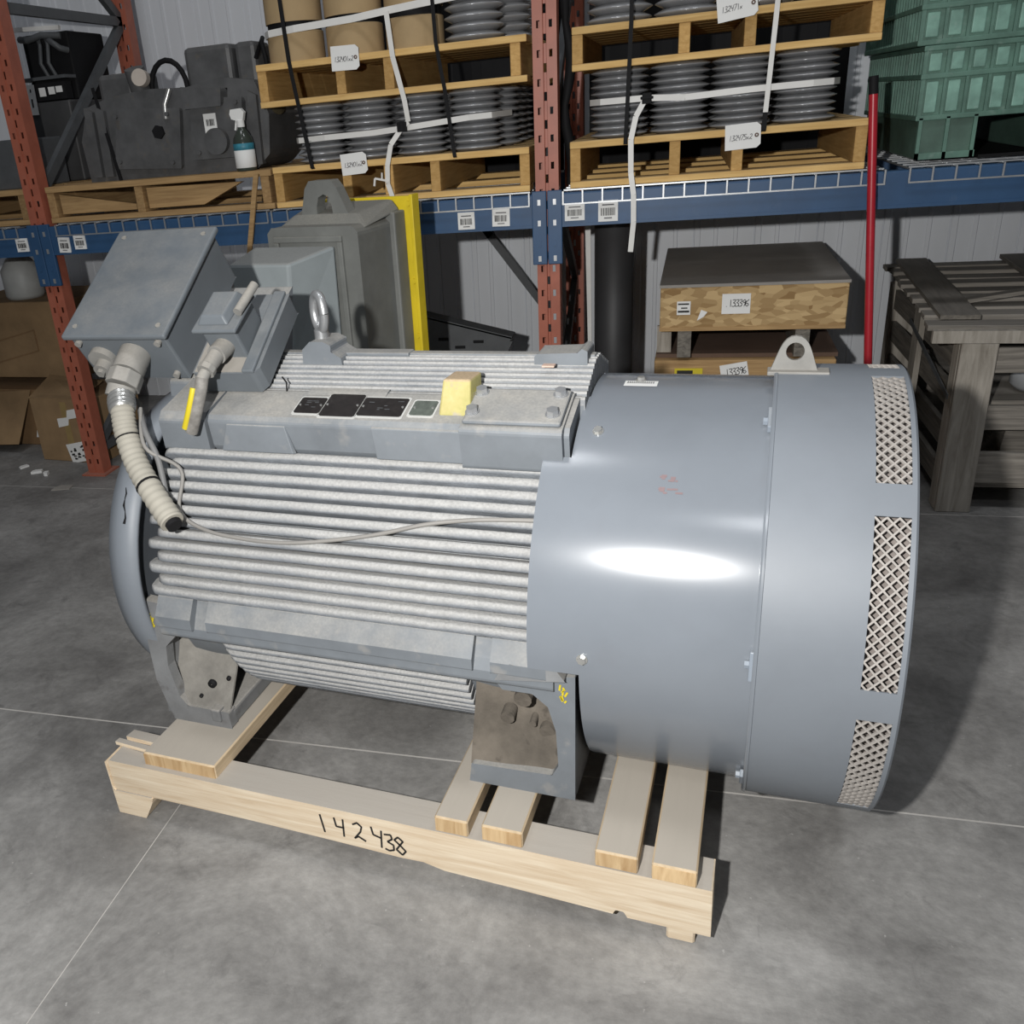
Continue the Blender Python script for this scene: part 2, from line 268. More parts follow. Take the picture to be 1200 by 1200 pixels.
def strokes(mb, text, o, ux, uz, n, size, wd, adv=0.75, shear=0.0, drop=0.0):
    o = Vector(o); ux = Vector(ux).normalized(); uz = Vector(uz).normalized(); n = Vector(n).normalized()
    for i, ch in enumerate(text):
        if ch == ' ': continue
        for pl in GL[ch]:
            P = [o+ux*((i*adv+x+shear*z)*size)+uz*((z+drop*i)*size)+n*0.0008 for x, z in pl]
            for a, b in zip(P, P[1:]): mb.bar(a, b+(b-a)*0.02, wd, 0.0012, n)
    return mb
def barcode(mb, x0, x1, z0, z1, y, seed=0):
    rnd = random.Random(seed); x = x0
    while x < x1-0.001:
        wv = rnd.choice((0.0012, 0.002, 0.003)); mb.box(x, min(x+wv, x1), y-0.0012, y-0.0002, z0, z1); x += wv+rnd.choice((0.0012, 0.002, 0.0028))
    return mb

# ------------------------------------------------------------------ setting
bm = MB().box(-6, 5, -3, 6, -0.12, -0.0008)
floor = struct(put('floor', bm, mat('joint_filler', (0.52, 0.50, 0.47), 0.85)))
xs = [-6, -1.193, 3.2, 5]; ys = [-3, 1.907, 3.672, 6]; g = 0.0030
for i in range(3):
    for j in range(3):
        put('slab', MB().box(xs[i]+g*0.5, xs[i+1]-g*0.5, ys[j]+g, ys[j+1]-g, -0.1, 0.0), M_FLOOR, floor)
wall = struct(put('wall_back', MB().box(-6, 5, 5.33, 5.45, 0, 5.2), M_WALL))
pm = None
for k in range(36):
    x = -6+k*0.305
    if pm is None:
        q = MB(); q.prism([(0.0, 0.0), (0.0, -0.018), (0.004, -0.027), (0.03, -0.027), (0.034, -0.022), (0.098, -0.022), (0.102, -0.027), (0.118, -0.027), (0.122, -0.022), (0.198, -0.022), (0.202, -0.027), (0.218, -0.027), (0.222, -0.022), (0.301, -0.022), (0.305, -0.018), (0.305, 0)], 2, 0, 5.2); pm = me_of(q, 'panel')
    put('panel', pm, M_WALL, wall, loc=(x, 5.33, 0))
t = struct(put('trim_1', MB().box(-0.715, -0.66, 5.12, 5.29, 0, 5.2).bar((-1.02, 5.2, 1.0), (-0.70, 5.2, 0.56), 0.04, 0.04).bar((-1.5, 5.2, 1.62), (-0.98, 5.2, 0.95), 0.04, 0.04), M_GREYB))

# ------------------------------------------------------------------ pallet rack
def col_mesh(h=3.0, w=0.092, d=0.075):
    q = MB(); hw = w/2
    zs = [0.0]; holes = []
    z = 0.06
    while z < h-0.1: holes.append((z, z+0.026)); z += 0.1
    def facet(xa, xb, hx0, hx1, off):
        zz = [0.0]
        for a, b in holes: zz += [a+off, b+off]
        zz.append(h)
        X = [xa, hx0, hx1, xb]
        for k in range(len(zz)-1):
            hole = k % 2 == 1
            for c in range(3):
                if hole and c == 1: continue
                q.add([(X[c], 0, zz[k]), (X[c+1], 0, zz[k]), (X[c+1], 0, zz[k+1]), (X[c], 0, zz[k+1])], [(0, 1, 2, 3)])
                if hole and c == 0: q.add([(X[1], 0, zz[k]), (X[1], 0.004, zz[k]), (X[1], 0.004, zz[k+1]), (X[1], 0, zz[k+1])], [(0, 1, 2, 3)])
    facet(-hw, -0.007, -0.030, -0.017, 0); facet(0.007, hw, 0.017, 0.030, 0)
    q.add([(-0.007, 0, 0), (-0.005, 0.007, 0), (-0.005, 0.007, h), (-0.007, 0, h)], [(0, 1, 2, 3)])
    q.add([(0.007, 0, 0), (0.005, 0.007, 0), (0.005, 0.007, h), (0.007, 0, h)], [(0, 1, 2, 3)])
    zz = [0.0]
    for a, b in holes: zz += [a+0.048, b+0.054]
    zz.append(h)
    for k in range(0, len(zz)-1, 2): q.add([(-0.005, 0.007, zz[k]), (0.005, 0.007, zz[k]), (0.005, 0.007, zz[k+1]), (-0.005, 0.007, zz[k+1])], [(0, 1, 2, 3)])
    for sx in (-1, 1):
        q.add([(sx*hw, 0, 0), (sx*hw, d, 0), (sx*hw, d, h), (sx*hw, 0, h)], [(0, 1, 2, 3)])
        q.add([(sx*hw, d, 0), (sx*0.02, d, 0), (sx*0.02, d, h), (sx*hw, d, h)], [(0, 1, 2, 3)])
    return q
CM = col_mesh(); CME = None
RY0, RY1 = 3.862, 4.93
def upright(x, label, group):
    global CME
    u = thing('rack_upright', label, 'rack upright', (x, RY0, 0), 0, group)
    if CME is None:
        CME = bpy.data.meshes.new('column'); CME.from_pydata([tuple(p) for p in CM.v], [], CM.f); CME.update(); CME.materials.append(M_ORANGE)
    put('column', CME, M_ORANGE, u); put('column', CME, M_ORANGE, u, loc=(0, RY1-RY0, 0)).rotation_euler = (0, 0, 0)
    for yy in (0, RY1-RY0): put('foot_plate', MB().box(-0.07, 0.07, yy-0.03, yy+0.11, 0, 0.008), M_ORANGE, u)
    a, b = 0.05, RY1-RY0+0.02
    for z0, z1 in ((0.12, 0.12), (2.2, 2.2), (0.12, 0.75), (1.40, 0.75), (1.40, 2.2), (2.95, 2.2)):
        put('brace', MB().bar((0, a, z0), (0, b, z1), 0.03, 0.045), M_GREYB, u)
    return u
upright(-2.905, 'orange slotted rack upright at the left of the photo beside cartons', 'orange rack uprights')
upright(-0.495, 'orange slotted rack upright in the middle between two blue beams', 'orange rack uprights')
upright(1.955, 'orange slotted rack upright at the far right end beyond the green bins', 'orange rack uprights')
upright(-5.32, 'orange slotted rack upright at the far left end beyond the cartons', 'orange rack uprights')
ZB0, ZB1 = 1.138, 1.268
def beam(x0, x1, y, label, front=True, labels=()):
    b = thing('rack_beam', label, 'rack beam', (x0, y, ZB0), 0, 'blue rack beams')
    Lx = x1-x0; h = ZB1-ZB0
    q = MB().prism([(0, 0), (0.045, 0), (0.045, h), (0.018, h), (0.018, h-0.03), (0, h-0.034)][::-1] if False else [(0, 0), (0.045, 0), (0.045, h), (0, h)], 0, 0.0, Lx)
    put('beam_body', q, M_BLUE, b, bevel=0.006)
    put('lower_flange', MB().box(0, Lx, -0.004, 0.0, 0.0, 0.012), M_BLUE, b)
    for s, xx in ((-1, 0), (1, Lx)):
        e0, e1 = (xx-0.046, xx+0.012) if s < 0 else (xx-0.012, xx+0.046)
        c = put('connector', MB().box(e0, e1, -0.008 if front else 0.06, 0.010 if front else 0.07, -0.145, h+0.012), M_BLUE, b, bevel=0.003)
        for zz in (0.10, 0.02, -0.06, -0.12):
            put('rivet', MB().box((e0+e1)/2-0.006, (e0+e1)/2+0.006, -0.0105, -0.008, zz-0.012, zz+0.010), M_GALV if zz != -0.06 else M_BLUE, c)
    for i, (lx, lz, lw, lh, rot) in enumerate(labels):
        R = Matrix.Translation((lx, -0.0055, lz)) @ Matrix.Rotation(rot, 4, 'Y')
        p = put('barcode_label', MB(R).box(-lw/2, lw/2, -0.001, 0.0045, -lh/2, lh/2), M_PAPER, b, label='white barcode label')
        put('barcode', barcode(MB(R), -lw*0.36, lw*0.36, -lh*0.22, lh*0.14, -0.001, i+int(lx*100)), M_INK, p)
        put('print_line', MB(R).box(-lw*0.3, lw*0.3, -0.0022, -0.001, lh*0.26, lh*0.32).box(-lw*0.2, lw*0.2, -0.0022, -0.001, -lh*0.36, -lh*0.31), M_GREYINK, p)
    return b
XA, XB, XC = -2.905, -0.495, 1.955; hw = 0.048
beam(XA+hw, XB-hw, 3.850, 'long blue rack beam across the left bay carrying black machinery', labels=((0.080, 0.044, 0.062, 0.070, 0.05), (0.168, 0.052, 0.062, 0.062, 0.02), (2.03, 0.045, 0.070, 0.068, 0), (2.175, 0.050, 0.072, 0.068, 0.02)))
beam(XB+hw, XC-hw, 3.850, 'long blue rack beam across the right bay under the green bin', labels=((0.062, 0.055, 0.078, 0.066, 0), (0.192, 0.052, 0.076, 0.080, 0)))
beam(-5.32+hw, XA-hw, 3.850, 'blue rack beam cut by the left edge of the photo', labels=((2.26, 0.055, 0.066, 0.062, 0),))
beam(XA+hw, XB-hw, 4.96, 'rear blue rack beam behind the left bay', False); beam(XB+hw, XC-hw, 4.96, 'rear blue rack beam behind the right bay', False); beam(-5.32+hw, XA-hw, 4.96, 'rear blue rack beam at the far left', False)
def wire_deck(x0, x1, label):
    q = MB(); zt = ZB1+0.004; n = int(round((x1-x0)/0.075)); r = 0.0028
    for k in range(n+1):
        x = x0+(x1-x0)*k/n
        q.bar((x, 3.838, zt), (x, 5.0, zt), 2*r, 2*r); q.bar((x, 3.838, zt+r), (x, 3.838, zt-0.048), 2*r, 2*r, (0, 1, 0))
    for y in [3.87+0.1*i for i in range(12)]: q.bar((x0, y, zt+0.004), (x1, y, zt+0.004), 2*r, 2*r)
    q.bar((x0-r, 3.834, zt-0.046), (x1+r, 3.834, zt-0.046), 2*r, 2*r)
    o = put('wire_deck', q, M_GALV); tag(o, label, 'wire deck', 'wire decks on the rack beams'); return o
wire_deck(-2.80, -1.71, 'galvanised wire deck with hooked lip under the black machinery pallet')
wire_deck(-1.69, -0.565, 'galvanised wire deck with hooked lip left of the middle upright')
wire_deck(-0.43, 0.72, 'galvanised wire deck with hooked lip right of the middle upright')
wire_deck(0.80, 1.90, 'galvanised wire deck with hooked lip under the green bin')
wire_deck(-4.1, -3.02, 'galvanised wire deck lip at the left edge of the photo')
ZD = ZB1+0.012                                            # top of the wire decks

def pallet(x0, x1, y0, dep, z0, h, strs, label, mats=(W_PAL, W_PALY), bots=3, tb=0.022, skew=0.0, sdep=None):
    L_ = x1-x0; p = thing('wooden_pallet', label, 'pallet', (x0, y0, z0), skew, 'wooden pallets on the rack')
    nb = 6; bw = dep/nb-0.02; tb = 0.026
    for i in range(nb):
        y = (dep-bw)*i/(nb-1); put('deck_board', MB().box(0, L_, y, y+bw, h-tb, h), mats[0], p, bevel=0.002, segs=1)
    for i in range(bots):
        y = (dep-0.1)*i/(bots-1); put('bottom_board', MB().box(0, L_, y, y+0.1, 0, 0.024), mats[0], p, bevel=0.002, segs=1)
    for s in strs: put('stringer', MB().box(s, s+0.04, 0.006, dep-0.006, 0.024, h-tb), mats[1], p, bevel=0.002, segs=1)
    return p
# right bay pallets
PR = pallet(-0.405, 0.655, 3.875, 1.0, ZD, 0.172, (0.0, 0.375, 0.60, 1.02), 'lower yellow pine pallet in the right bay under stacks of discs', bots=4)
PR2 = pallet(-0.395, 0.665, 3.875, 1.0, 1.700, 0.150, (0.0, 0.385, 0.61, 1.02), 'upper yellow pine pallet in the right bay lying on disc stacks')
PL = pallet(-1.675, -0.565, 3.875, 1.0, ZD, 0.168, (0.0, 0.315, 0.50, 0.70, 1.07), 'lower yellow pine pallet left of the middle upright under disc stacks')
PL2 = pallet(-1.69, -0.565, 3.875, 1.0, 1.683, 0.165, (0.0, 0.345, 0.55, 1.06), 'upper yellow pine pallet carrying brown cardboard drums')
PM = pallet(-2.84, -1.685, 3.875, 1.0, ZD, 0.162, (0.0, 0.47, 1.10), 'brown pallet under the black machinery and the spray bottle', (W_OLD, W_OLDY))
put('twisted_board', MB().hexa([(0.06, 0.02, 0.036), (0.46, 0.02, 0.036), (0.46, 0.05, 0.036), (0.06, 0.05, 0.036), (0.06, 0.02, 0.125), (0.46, 0.02, 0.06), (0.46, 0.05, 0.06), (0.06, 0.05, 0.125)]), W_OLD, PM)
put('twisted_board', MB().hexa([(0.52, 0.03, 0.036), (0.80, 0.03, 0.036), (0.80, 0.06, 0.036), (0.52, 0.06, 0.036), (0.52, 0.03, 0.125), (1.00, 0.03, 0.120), (1.00, 0.06, 0.120), (0.52, 0.06, 0.125)]), W_OLD, PM)
PF = pallet(-4.1, -2.96, 3.885, 1.0, ZD, 0.162, (0.0, 0.5, 1.09), 'brown pallet cut by the left edge of the photo', (W_OLD, W_OLDY))

# stacks of lens-edged discs
def disc_mesh(r, h):
    q = MB(); q.lathe([(0.02, 0.0), (r*0.72, 0.0), (r*0.93, h*0.34), (r, h*0.47), (r, h*0.53), (r*0.93, h*0.66), (r*0.72, h), (0.02, h)], 2, 28)
    return me_of(q, 'disc')
DISCS = {}; ORD = ('lowest, counted', 'second', 'third', 'fourth', 'fifth', 'sixth', 'seventh', 'eighth', 'ninth', 'tenth')
def disc_stack(x, y, z, r, h, n, where, grp):
    key = (round(r, 3), round(h, 4))
    if key not in DISCS: DISCS[key] = disc_mesh(r, h)
    for k in range(n):
        o = put('ribbed_disc', DISCS[key], M_DISC, loc=(x+random.uniform(-.002, .002), y+random.uniform(-.002, .002), z+k*h))
        tag(o, 'grey lens-edged disc, %s from bottom, %s' % (ORD[k], where), 'disc', grp)
zr = ZD+0.172; zl = ZD+0.168
rows = ('leftmost front stack', 'second front stack', 'third front stack', 'rightmost front stack')
for i, x in enumerate((-0.225, 0.000, 0.222, 0.445)): disc_stack(x, 4.005, zr, 0.111, (1.700-zr)/10, 10, rows[i]+', lower right pallet', 'discs on the lower right pallet')
disc_stack(0.448, 4.235, zr, 0.111, (1.700-zr)/10, 10, 'stack behind the rightmost, lower right pallet', 'discs on the lower right pallet')
for i, x in enumerate((-0.225, 0.000, 0.222)): disc_stack(x, 4.235, zr, 0.111, (1.700-zr)/10, 10, ('left', 'middle', 'right')[i]+' stack of the second row, lower right pallet', 'discs on the lower right pallet')
for i, x in enumerate((-1.475, -1.255, -1.03)): disc_stack(x, 4.235, zl, 0.110, (1.683-zl)/9, 9, ('left', 'middle', 'right')[i]+' stack of the second row, lower left pallet', 'discs on the lower left pallet')
for i, x in enumerate((-1.475, -1.255, -1.03, -0.80)): disc_stack(x, 4.0, zl, 0.110, (1.683-zl)/9, 9, rows[i]+', lower left pallet', 'discs on the lower left pallet')
for i in range(3): disc_stack(-0.755-0.005*i, 4.235+0.23*i, zl, 0.108, (1.683-zl)/9, 9, ('second', 'third', 'fourth')[i]+' stack back, right side, lower left pallet', 'discs on the lower left pallet')
zu = 1.683+0.165; zv = 1.850
disc_stack(-0.785, 3.995, zu, 0.118, 0.035, 8, 'front stack beside cardboard drums', 'discs on the upper left pallet')
for i in range(2): disc_stack(-0.70-0.01*i, 4.235+0.24*i, zu, 0.108, 0.035, 6, ('near', 'far')[i]+' stack behind, upper left pallet', 'discs on the upper left pallet')
for i, x in enumerate((-0.23, 0.02, 0.27)): disc_stack(x, 4.02, zv, 0.122, 0.035, 4, ('leftmost', 'middle', 'rightmost')[i]+' stack on the upper right pallet', 'discs on the upper right pallet')
# cardboard drums
for i, x in enumerate((-1.545, -1.285, -1.03)):
    nm = ('leftmost', 'middle', 'rightmost')[i]
    for k in range(2):
        d = thing('cardboard_drum', 'brown cardboard drum, %s of three, %s layer' % (nm, ('lower', 'upper')[k]), 'drum', (x, 4.0, zu+k*0.145), 0, 'cardboard drums on the upper left pallet')
        put('drum_wall', MB().lathe([(0.03, 0.004), (0.116, 0.004), (0.118, 0.0), (0.118, 0.108), (0.112, 0.112), (0.03, 0.112)], 2, 32, sharp=True), M_KRAFT, d)
        put('black_band', MB().lathe([(0.03, 0.112), (0.111, 0.112), (0.111, 0.1448), (0.03, 0.1448)], 2, 32, sharp=True), M_BLACK, d)
# straps
def strap(pts, wd, m, name, label, cat='strap', face=(0, -1, 0), th=0.0015, group=None):
    q = MB()
    for a, b in zip(pts, pts[1:]): q.bar(a, b, wd, th, face)
    return tag(put(name, q, m), label, cat, group)
strap([(-1.555, 3.866, 2.35), (-1.535, 3.863, 1.85), (-1.515, 3.863, 1.68), (-1.485, 3.863, 1.435), (-1.483, 3.90, 1.420)], 0.017, M_BLACK, 'black_strap', 'black packing strap over the leftmost cardboard drum', group='packing straps')
strap([(-0.93, 3.866, 2.35), (-0.915, 3.863, 1.85), (-0.89, 3.863, 1.68), (-0.865, 3.863, 1.435), (-0.864, 3.90, 1.420)], 0.015, M_BLACK, 'black_strap', 'black packing strap between cardboard drums and grey discs', group='packing straps')
strap([(-0.175, 3.866, 2.2), (-0.178, 3.863, 1.85), (-0.183, 3.862, 1.70), (-0.193, 3.862, 1.43), (-0.193, 3.9, 1.425)], 0.015, M_BLACK, 'black_strap', 'black packing strap at the left of the right bay pallets', group='packing straps')
strap([(0.326, 3.866, 2.2), (0.318, 3.863, 1.85), (0.312, 3.862, 1.70), (0.303, 3.862, 1.50)], 0.017, M_STRAPW, 'white_strap', 'shiny white upright strap on the right bay pallets', group='packing straps')
strap([(0.303, 3.8615, 1.50), (0.301, 3.861, 1.44), (0.301, 3.9, 1.425)], 0.017, M_BLACK, 'black_strap', 'short black strap end under the upright white strap', group='packing straps')
strap([(-0.338, 4.1, 1.585), (-0.335, 3.97, 1.585), (-0.29, 3.895, 1.585), (-0.2, 3.872, 1.585), (-0.12, 3.868, 1.585), (0.02, 3.878, 1.575), (0.25, 3.878, 1.582), (0.46, 3.882, 1.583), (0.53, 3.91, 1.583), (0.562, 4.0, 1.583), (0.564, 4.2, 1.583)], 0.022, M_STRAPW, 'white_strap', 'white strap running level around discs on the lower right pallet', group='packing straps')
b = thing('strap_tail', 'white strap tail hanging from a buckle over the right bay beam', 'strap', (-0.12, 3.85, 1.585), 0, 'packing straps')
q = MB(); P = [(0, 0.004, 0), (-0.035, -0.006, -0.06), (-0.052, -0.008, -0.14), (-0.050, -0.008, -0.26), (-0.038, -0.020, -0.34), (-0.036, -0.024, -0.44), (-0.046, -0.022, -0.555)]
for u_, v_ in zip(P, P[1:]): q.bar(u_, v_, 0.020, 0.0015, (0, -1, 0))
put('tail', q, M_STRAPW, b); put('buckle', MB().box(-0.014, 0.020, -0.002, 0.008, -0.020, 0.018).box(-0.02, 0.026, -0.006, -0.002, -0.004, 0.006), M_BLACK, b, bevel=0.002)
strap([(-1.590, 4.1, 1.545), (-1.587, 3.98, 1.545), (-1.55, 3.91, 1.545), (-1.42, 3.876, 1.548), (-1.2, 3.876, 1.55), (-1.055, 3.87, 1.558), (-0.80, 3.876, 1.575), (-0.715, 3.908, 1.576), (-0.665, 4.1, 1.578)], 0.022, M_STRAPW, 'white_strap', 'white strap running level around discs on the lower left pallet', group='packing straps')
strap([(-1.668, 4.1, 1.955), (-1.665, 3.96, 1.955), (-1.62, 3.89, 1.957), (-1.5, 3.866, 1.962), (-1.25, 3.872, 1.972), (-1.10, 3.872, 1.985), (-0.95, 3.87, 1.995), (-0.78, 3.868, 2.005), (-0.69, 3.90, 2.01), (-0.662, 4.02, 2.01)], 0.026, M_STRAPW, 'white_strap', 'white strap running level around the cardboard drums', group='packing straps')
b = thing('strap_tail', 'white strap tail hanging from drums past the left pallets', 'strap', (-1.075, 3.855, 1.56), 0, 'packing straps')
q = MB(); P = [(-0.03, 0.006, 0.42), (-0.015, -0.004, 0.26), (0.02, -0.004, 0.10), (0.028, 0.002, 0.02), (0.0, 0, 0.0), (-0.050, -0.010, -0.06), (-0.072, -0.010, -0.14), (-0.078, -0.006, -0.21), (-0.060, -0.006, -0.27)]
for u_, v_ in zip(P, P[1:]): q.bar(u_, v_, 0.020, 0.0015, (0, -1, 0))
put('tail', q, M_STRAPW, b); put('buckle', MB().box(-0.02, 0.020, -0.006, 0.008, -0.016, 0.022).box(-0.012, -0.006, -0.010, -0.006, -0.016, 0.022).box(0.006, 0.012, -0.010, -0.006, -0.016, 0.022), M_BLACK, b, bevel=0.002)
put('frayed_end', MB().bar((-0.07, -0.01, -0.20), (-0.13, -0.012, -0.185), 0.008, 0.003, (0, -1, 0)).bar((-0.13, -0.012, -0.185), (-0.135, -0.012, -0.215), 0.008, 0.003, (0, -1, 0)).bar((-0.10, -0.01, -0.19), (-0.098, -0.01, -0.165), 0.006, 0.003, (0, -1, 0)), M_STRAPW, b)
# hand-written shipping tags
def tagc(x, z, y, wd, h, text, rot, label, sx=0.0, size=0.0185):
    tg = thing('shipping_tag', label, 'tag', (x, y, z), 0, 'handwritten tags on the pallets')
    R = Matrix.Rotation(rot, 4, 'Y')
    q = MB(R).prism([(-wd/2, -h/2), (wd/2-0.014, -h/2), (wd/2, -h/2+0.012), (wd/2, h/2-0.012), (wd/2-0.014, h/2), (-wd/2, h/2)], 1, -0.001, 0.001)
    put('card', q, M_PAPER, tg)
    q = MB(R); strokes(q, text, (-wd*0.41, -0.001, -h*0.14), (1, 0, 0), (0, 0, 1), (0, -1, 0), size, 0.0018, adv=0.55, shear=0.25); put('handwriting', q, M_GREYINK, tg)
    q = MB(R); q.lathe([(0.003, -0.0025), (0.0075, -0.0025), (0.0075, -0.001)], 1, 12, c=(wd/2-0.014, 0, 0.0)); put('eyelet', q, M_OLDEYE, tg)
M_OLDEYE = mat('brown_eyelet', (0.12, 0.07, 0.05), 0.6)
tagc(-1.290, 1.836, 3.858, 0.118, 0.090, '132401x2', 0.02, 'white handwritten tag on the upper left pallet below the cardboard drums')
tagc(-1.295, 1.438, 3.858, 0.114, 0.084, '132401x2', -0.05, 'white handwritten tag on the lower left pallet by the strap end')
tagc(0.230, 1.424, 3.858, 0.124, 0.088, '132475x2', -0.04, 'white handwritten tag on the lower right pallet')
tagc(0.185, 1.855, 3.858, 0.135, 0.082, '132471x', -0.12, 'white handwritten tag on the upper right pallet at the top edge')
for x0_, x1_, l_ in ((-1.78, -0.56, 'added dark backing that blackens gaps behind the stacked pallets left of the middle upright'), (-0.43, 0.74, 'added dark backing that blackens gaps behind the stacked pallets right of the middle upright')):  # added backing, stands in for the shade seen through pallet and disc gaps
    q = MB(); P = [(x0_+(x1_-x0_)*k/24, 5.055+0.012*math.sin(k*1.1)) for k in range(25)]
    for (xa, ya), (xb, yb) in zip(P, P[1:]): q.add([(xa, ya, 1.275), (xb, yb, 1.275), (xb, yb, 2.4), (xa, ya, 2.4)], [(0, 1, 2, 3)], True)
    tag(put('added_gap_backing', q, M_BLACK, solid=0.003), l_, 'sheet', 'added dark backings at the back of the rack')
# hose beside the middle upright
q = MB(); q.tube([(-0.425+0.012*math.sin(i*1.3), 4.02+0.02*math.cos(i*0.9), 1.285+i*0.075) for i in range(15)], 0.018, 8, radii=[0.012+0.010*abs(math.sin(i*0.8)) for i in range(15)])
tag(put('black_hose', q, M_BLACK), 'black hose hanging upright beside the middle orange rack upright', 'hose')

# ------------------------------------------------------------------ black machine and things on the left pallet
zm = ZD+0.162
mc = thing('black_gearbox', 'bulky black cast gearbox with hoses standing on the brown pallet', 'machine', (-2.14, 4.0, zm))
put('housing', MB().prism([(-0.52, 0.0), (-0.44, -0.0), (0.34, 0.0), (0.41, 0.06), (0.43, 0.22), (0.38, 0.36), (0.22, 0.385), (0.05, 0.36), (-0.14, 0.37), (-0.34, 0.355), (-0.47, 0.32), (-0.53, 0.18)], 1, 0.0, 0.40), M_DARK, mc, bevel=0.03, segs=3)
put('front_cover', MB().prism([(-0.36, 0.05), (-0.02, 0.03), (0.02, 0.28), (-0.30, 0.30)], 1, -0.03, 0.02), M_DARK, mc, bevel=0.012)
put('front_cover', MB().prism([(0.05, 0.06), (0.30, 0.06), (0.33, 0.30), (0.08, 0.31)], 1, -0.04, 0.02), M_DARK, mc, bevel=0.02)
put('valve_block', MB().box(0.02, 0.25, 0.08, 0.32, 0.34, 0.52), M_DARK, mc, bevel=0.02)
put('valve_block', MB().box(0.26, 0.36, 0.10, 0.28, 0.34, 0.52), M_DARK, mc, bevel=0.02)
put('valve_block', MB().box(-0.42, -0.24, 0.05, 0.3, 0.32, 0.45), M_DARK, mc, bevel=0.02)
put('pump', MB().cyl((0.34, 0.12, 0.28), (0.44, 0.10, 0.28), 0.065, 20), mat('olive_grease', (0.09, 0.075, 0.045), 0.5, var=0.4, scale=10), mc, bevel=0.01)
put('filler_pipe', MB().cyl((-0.20, 0.05, 0.36), (-0.20, 0.02, 0.46), 0.045, 18), M_DARK, mc)
put('filler_cap', MB().cyl((-0.165, 0.02, 0.415), (-0.16, -0.02, 0.42), 0.036, 20), mat('cream_cap', (0.52, 0.46, 0.40), 0.6), mc, label='cream round cap')
put('hose', MB().tube([(-0.06+0.09*math.cos(a), 0.06, 0.36+0.12*math.sin(a)) for a in [i*pi/10 for i in range(11)]], 0.012, 8), M_BLACK, mc)
put('hose', MB().tube([(0.36, 0.1, 0.45), (0.42, 0.06, 0.52), (0.43, 0.02, 0.50), (0.44, 0.02, 0.44), (0.43, 0.05, 0.36)], 0.010, 8), M_BLACK, mc)
for xx in (-0.46, -0.40, 0.36): put('rib', MB().prism([(-0.02, 0.02), (0.02, 0.02), (0.03, 0.30), (-0.01, 0.32)], 1, -0.025, 0.02).box(0, 0.001, 0, 0.001, 0.1, 0.101), M_DARK, mc, bevel=0.008, loc=(xx, 0, 0))
put('bearing_cap', MB().cyl((0.19, -0.07, 0.13), (0.19, -0.03, 0.13), 0.055, 24), M_DARK, mc, bevel=0.008)
put('valve_block', MB().prism([(0.06, 0.27), (0.24, 0.27), (0.25, 0.34), (0.06, 0.36)], 1, -0.07, 0.0), M_DARK, mc, bevel=0.014)
put('pipe', MB().tube([(-0.02, -0.02, 0.36), (-0.05, -0.03, 0.30), (-0.05, -0.04, 0.24)], 0.012, 8), M_STEEL, mc)
put('drain_boss', MB().cyl((-0.10, -0.045, 0.19), (-0.10, 0.0, 0.19), 0.03, 6, smooth=False), M_BLACK, mc)
for bx_, bz_ in ((-0.32, 0.08), (-0.30, 0.27), (-0.04, 0.26), (-0.05, 0.06), (0.09, 0.09), (0.29, 0.09), (0.30, 0.28), (0.11, 0.29)):
    put('bolt', MB().hexbolt((bx_, -0.04, bz_), (0, -1, 0), 0.010, 0.012), M_DARK, mc)
lb_ = put('label', MB().box(0.135, 0.195, -0.044, -0.040, 0.165, 0.245), M_PAPER, mc, label='white barcode sticker'); put('barcode', barcode(MB(), 0.145, 0.185, 0.195, 0.222, -0.044, 3), M_INK, lb_)
put('tie_strap', MB().bar((-0.41, -0.012, 0.40), (-0.34, -0.036, 0.0), 0.016, 0.003, (0, -1, 0)), M_BLACK, mc)
# control panel left of it
cp = thing('dark_control_cabinet', 'dark steel cabinet with cut cables behind the grey brace', 'cabinet', (-3.07, 4.38, zm))
put('cabinet_body', MB().box(-0.15, 0.125, 0.0, 0.5, 0.0, 0.385), mat('charcoal_sheet', (0.055, 0.055, 0.056), 0.5, var=0.2), cp, bevel=0.01)
put('upper_body', MB().box(-0.15, 0.125, 0.10, 0.42, 0.385, 0.70), M_BLACK, cp, bevel=0.01)
put('ledge_rail', MB().box(-0.15, 0.125, 0.0, 0.10, 0.485, 0.500), M_GREYB, cp)
for i, xx in enumerate((0.0, 0.045)): put('cable', MB().tube([(xx, 0.05, 0.50), (xx-0.015, 0.03, 0.56), (xx-0.005, 0.04, 0.64), (xx-0.04, 0.08, 0.69)], 0.010, 8), M_GREYB, cp)
put('cable', MB().tube([(0.03, 0.06, 0.67), (0.07, 0.03, 0.65), (0.105, 0.04, 0.62), (0.122, 0.08, 0.61)], 0.015, 8), M_GREYB, cp)
put('cable', MB().tube([(-0.13, 0.06, 0.68), (-0.06, 0.03, 0.67), (0.02, 0.03, 0.685), (0.11, 0.06, 0.675)], 0.016, 8), M_GREYB, cp)
for i, xx in enumerate((-0.02, 0.035, 0.08)): put('terminal_label', MB().box(xx-0.018, xx+0.018, -0.004, 0.0, 0.41+0.006*i, 0.450), M_PAPER, cp)
put('terminal_strip', MB().box(-0.06, 0.115, 0.0, 0.06, 0.39, 0.47), M_BLACK, cp)
put('light_tube', MB().bar((-0.15, 0.05, 0.725), (0.12, 0.05, 0.71), 0.02, 0.02), M_STRAPW, cp)
R_ = Matrix.Rotation(0.04, 4, 'Y')
p = put('hang_tag', MB(R_).box(-0.125, -0.075, -0.012, -0.010, 0.325, 0.465), M_PAPER, cp, label='white tag'); put('print_line', MB(R_).box(-0.104, -0.096, -0.014, -0.012, 0.36, 0.40).box(-0.102, -0.096, -0.014, -0.012, 0.43, 0.445), M_INK, p)
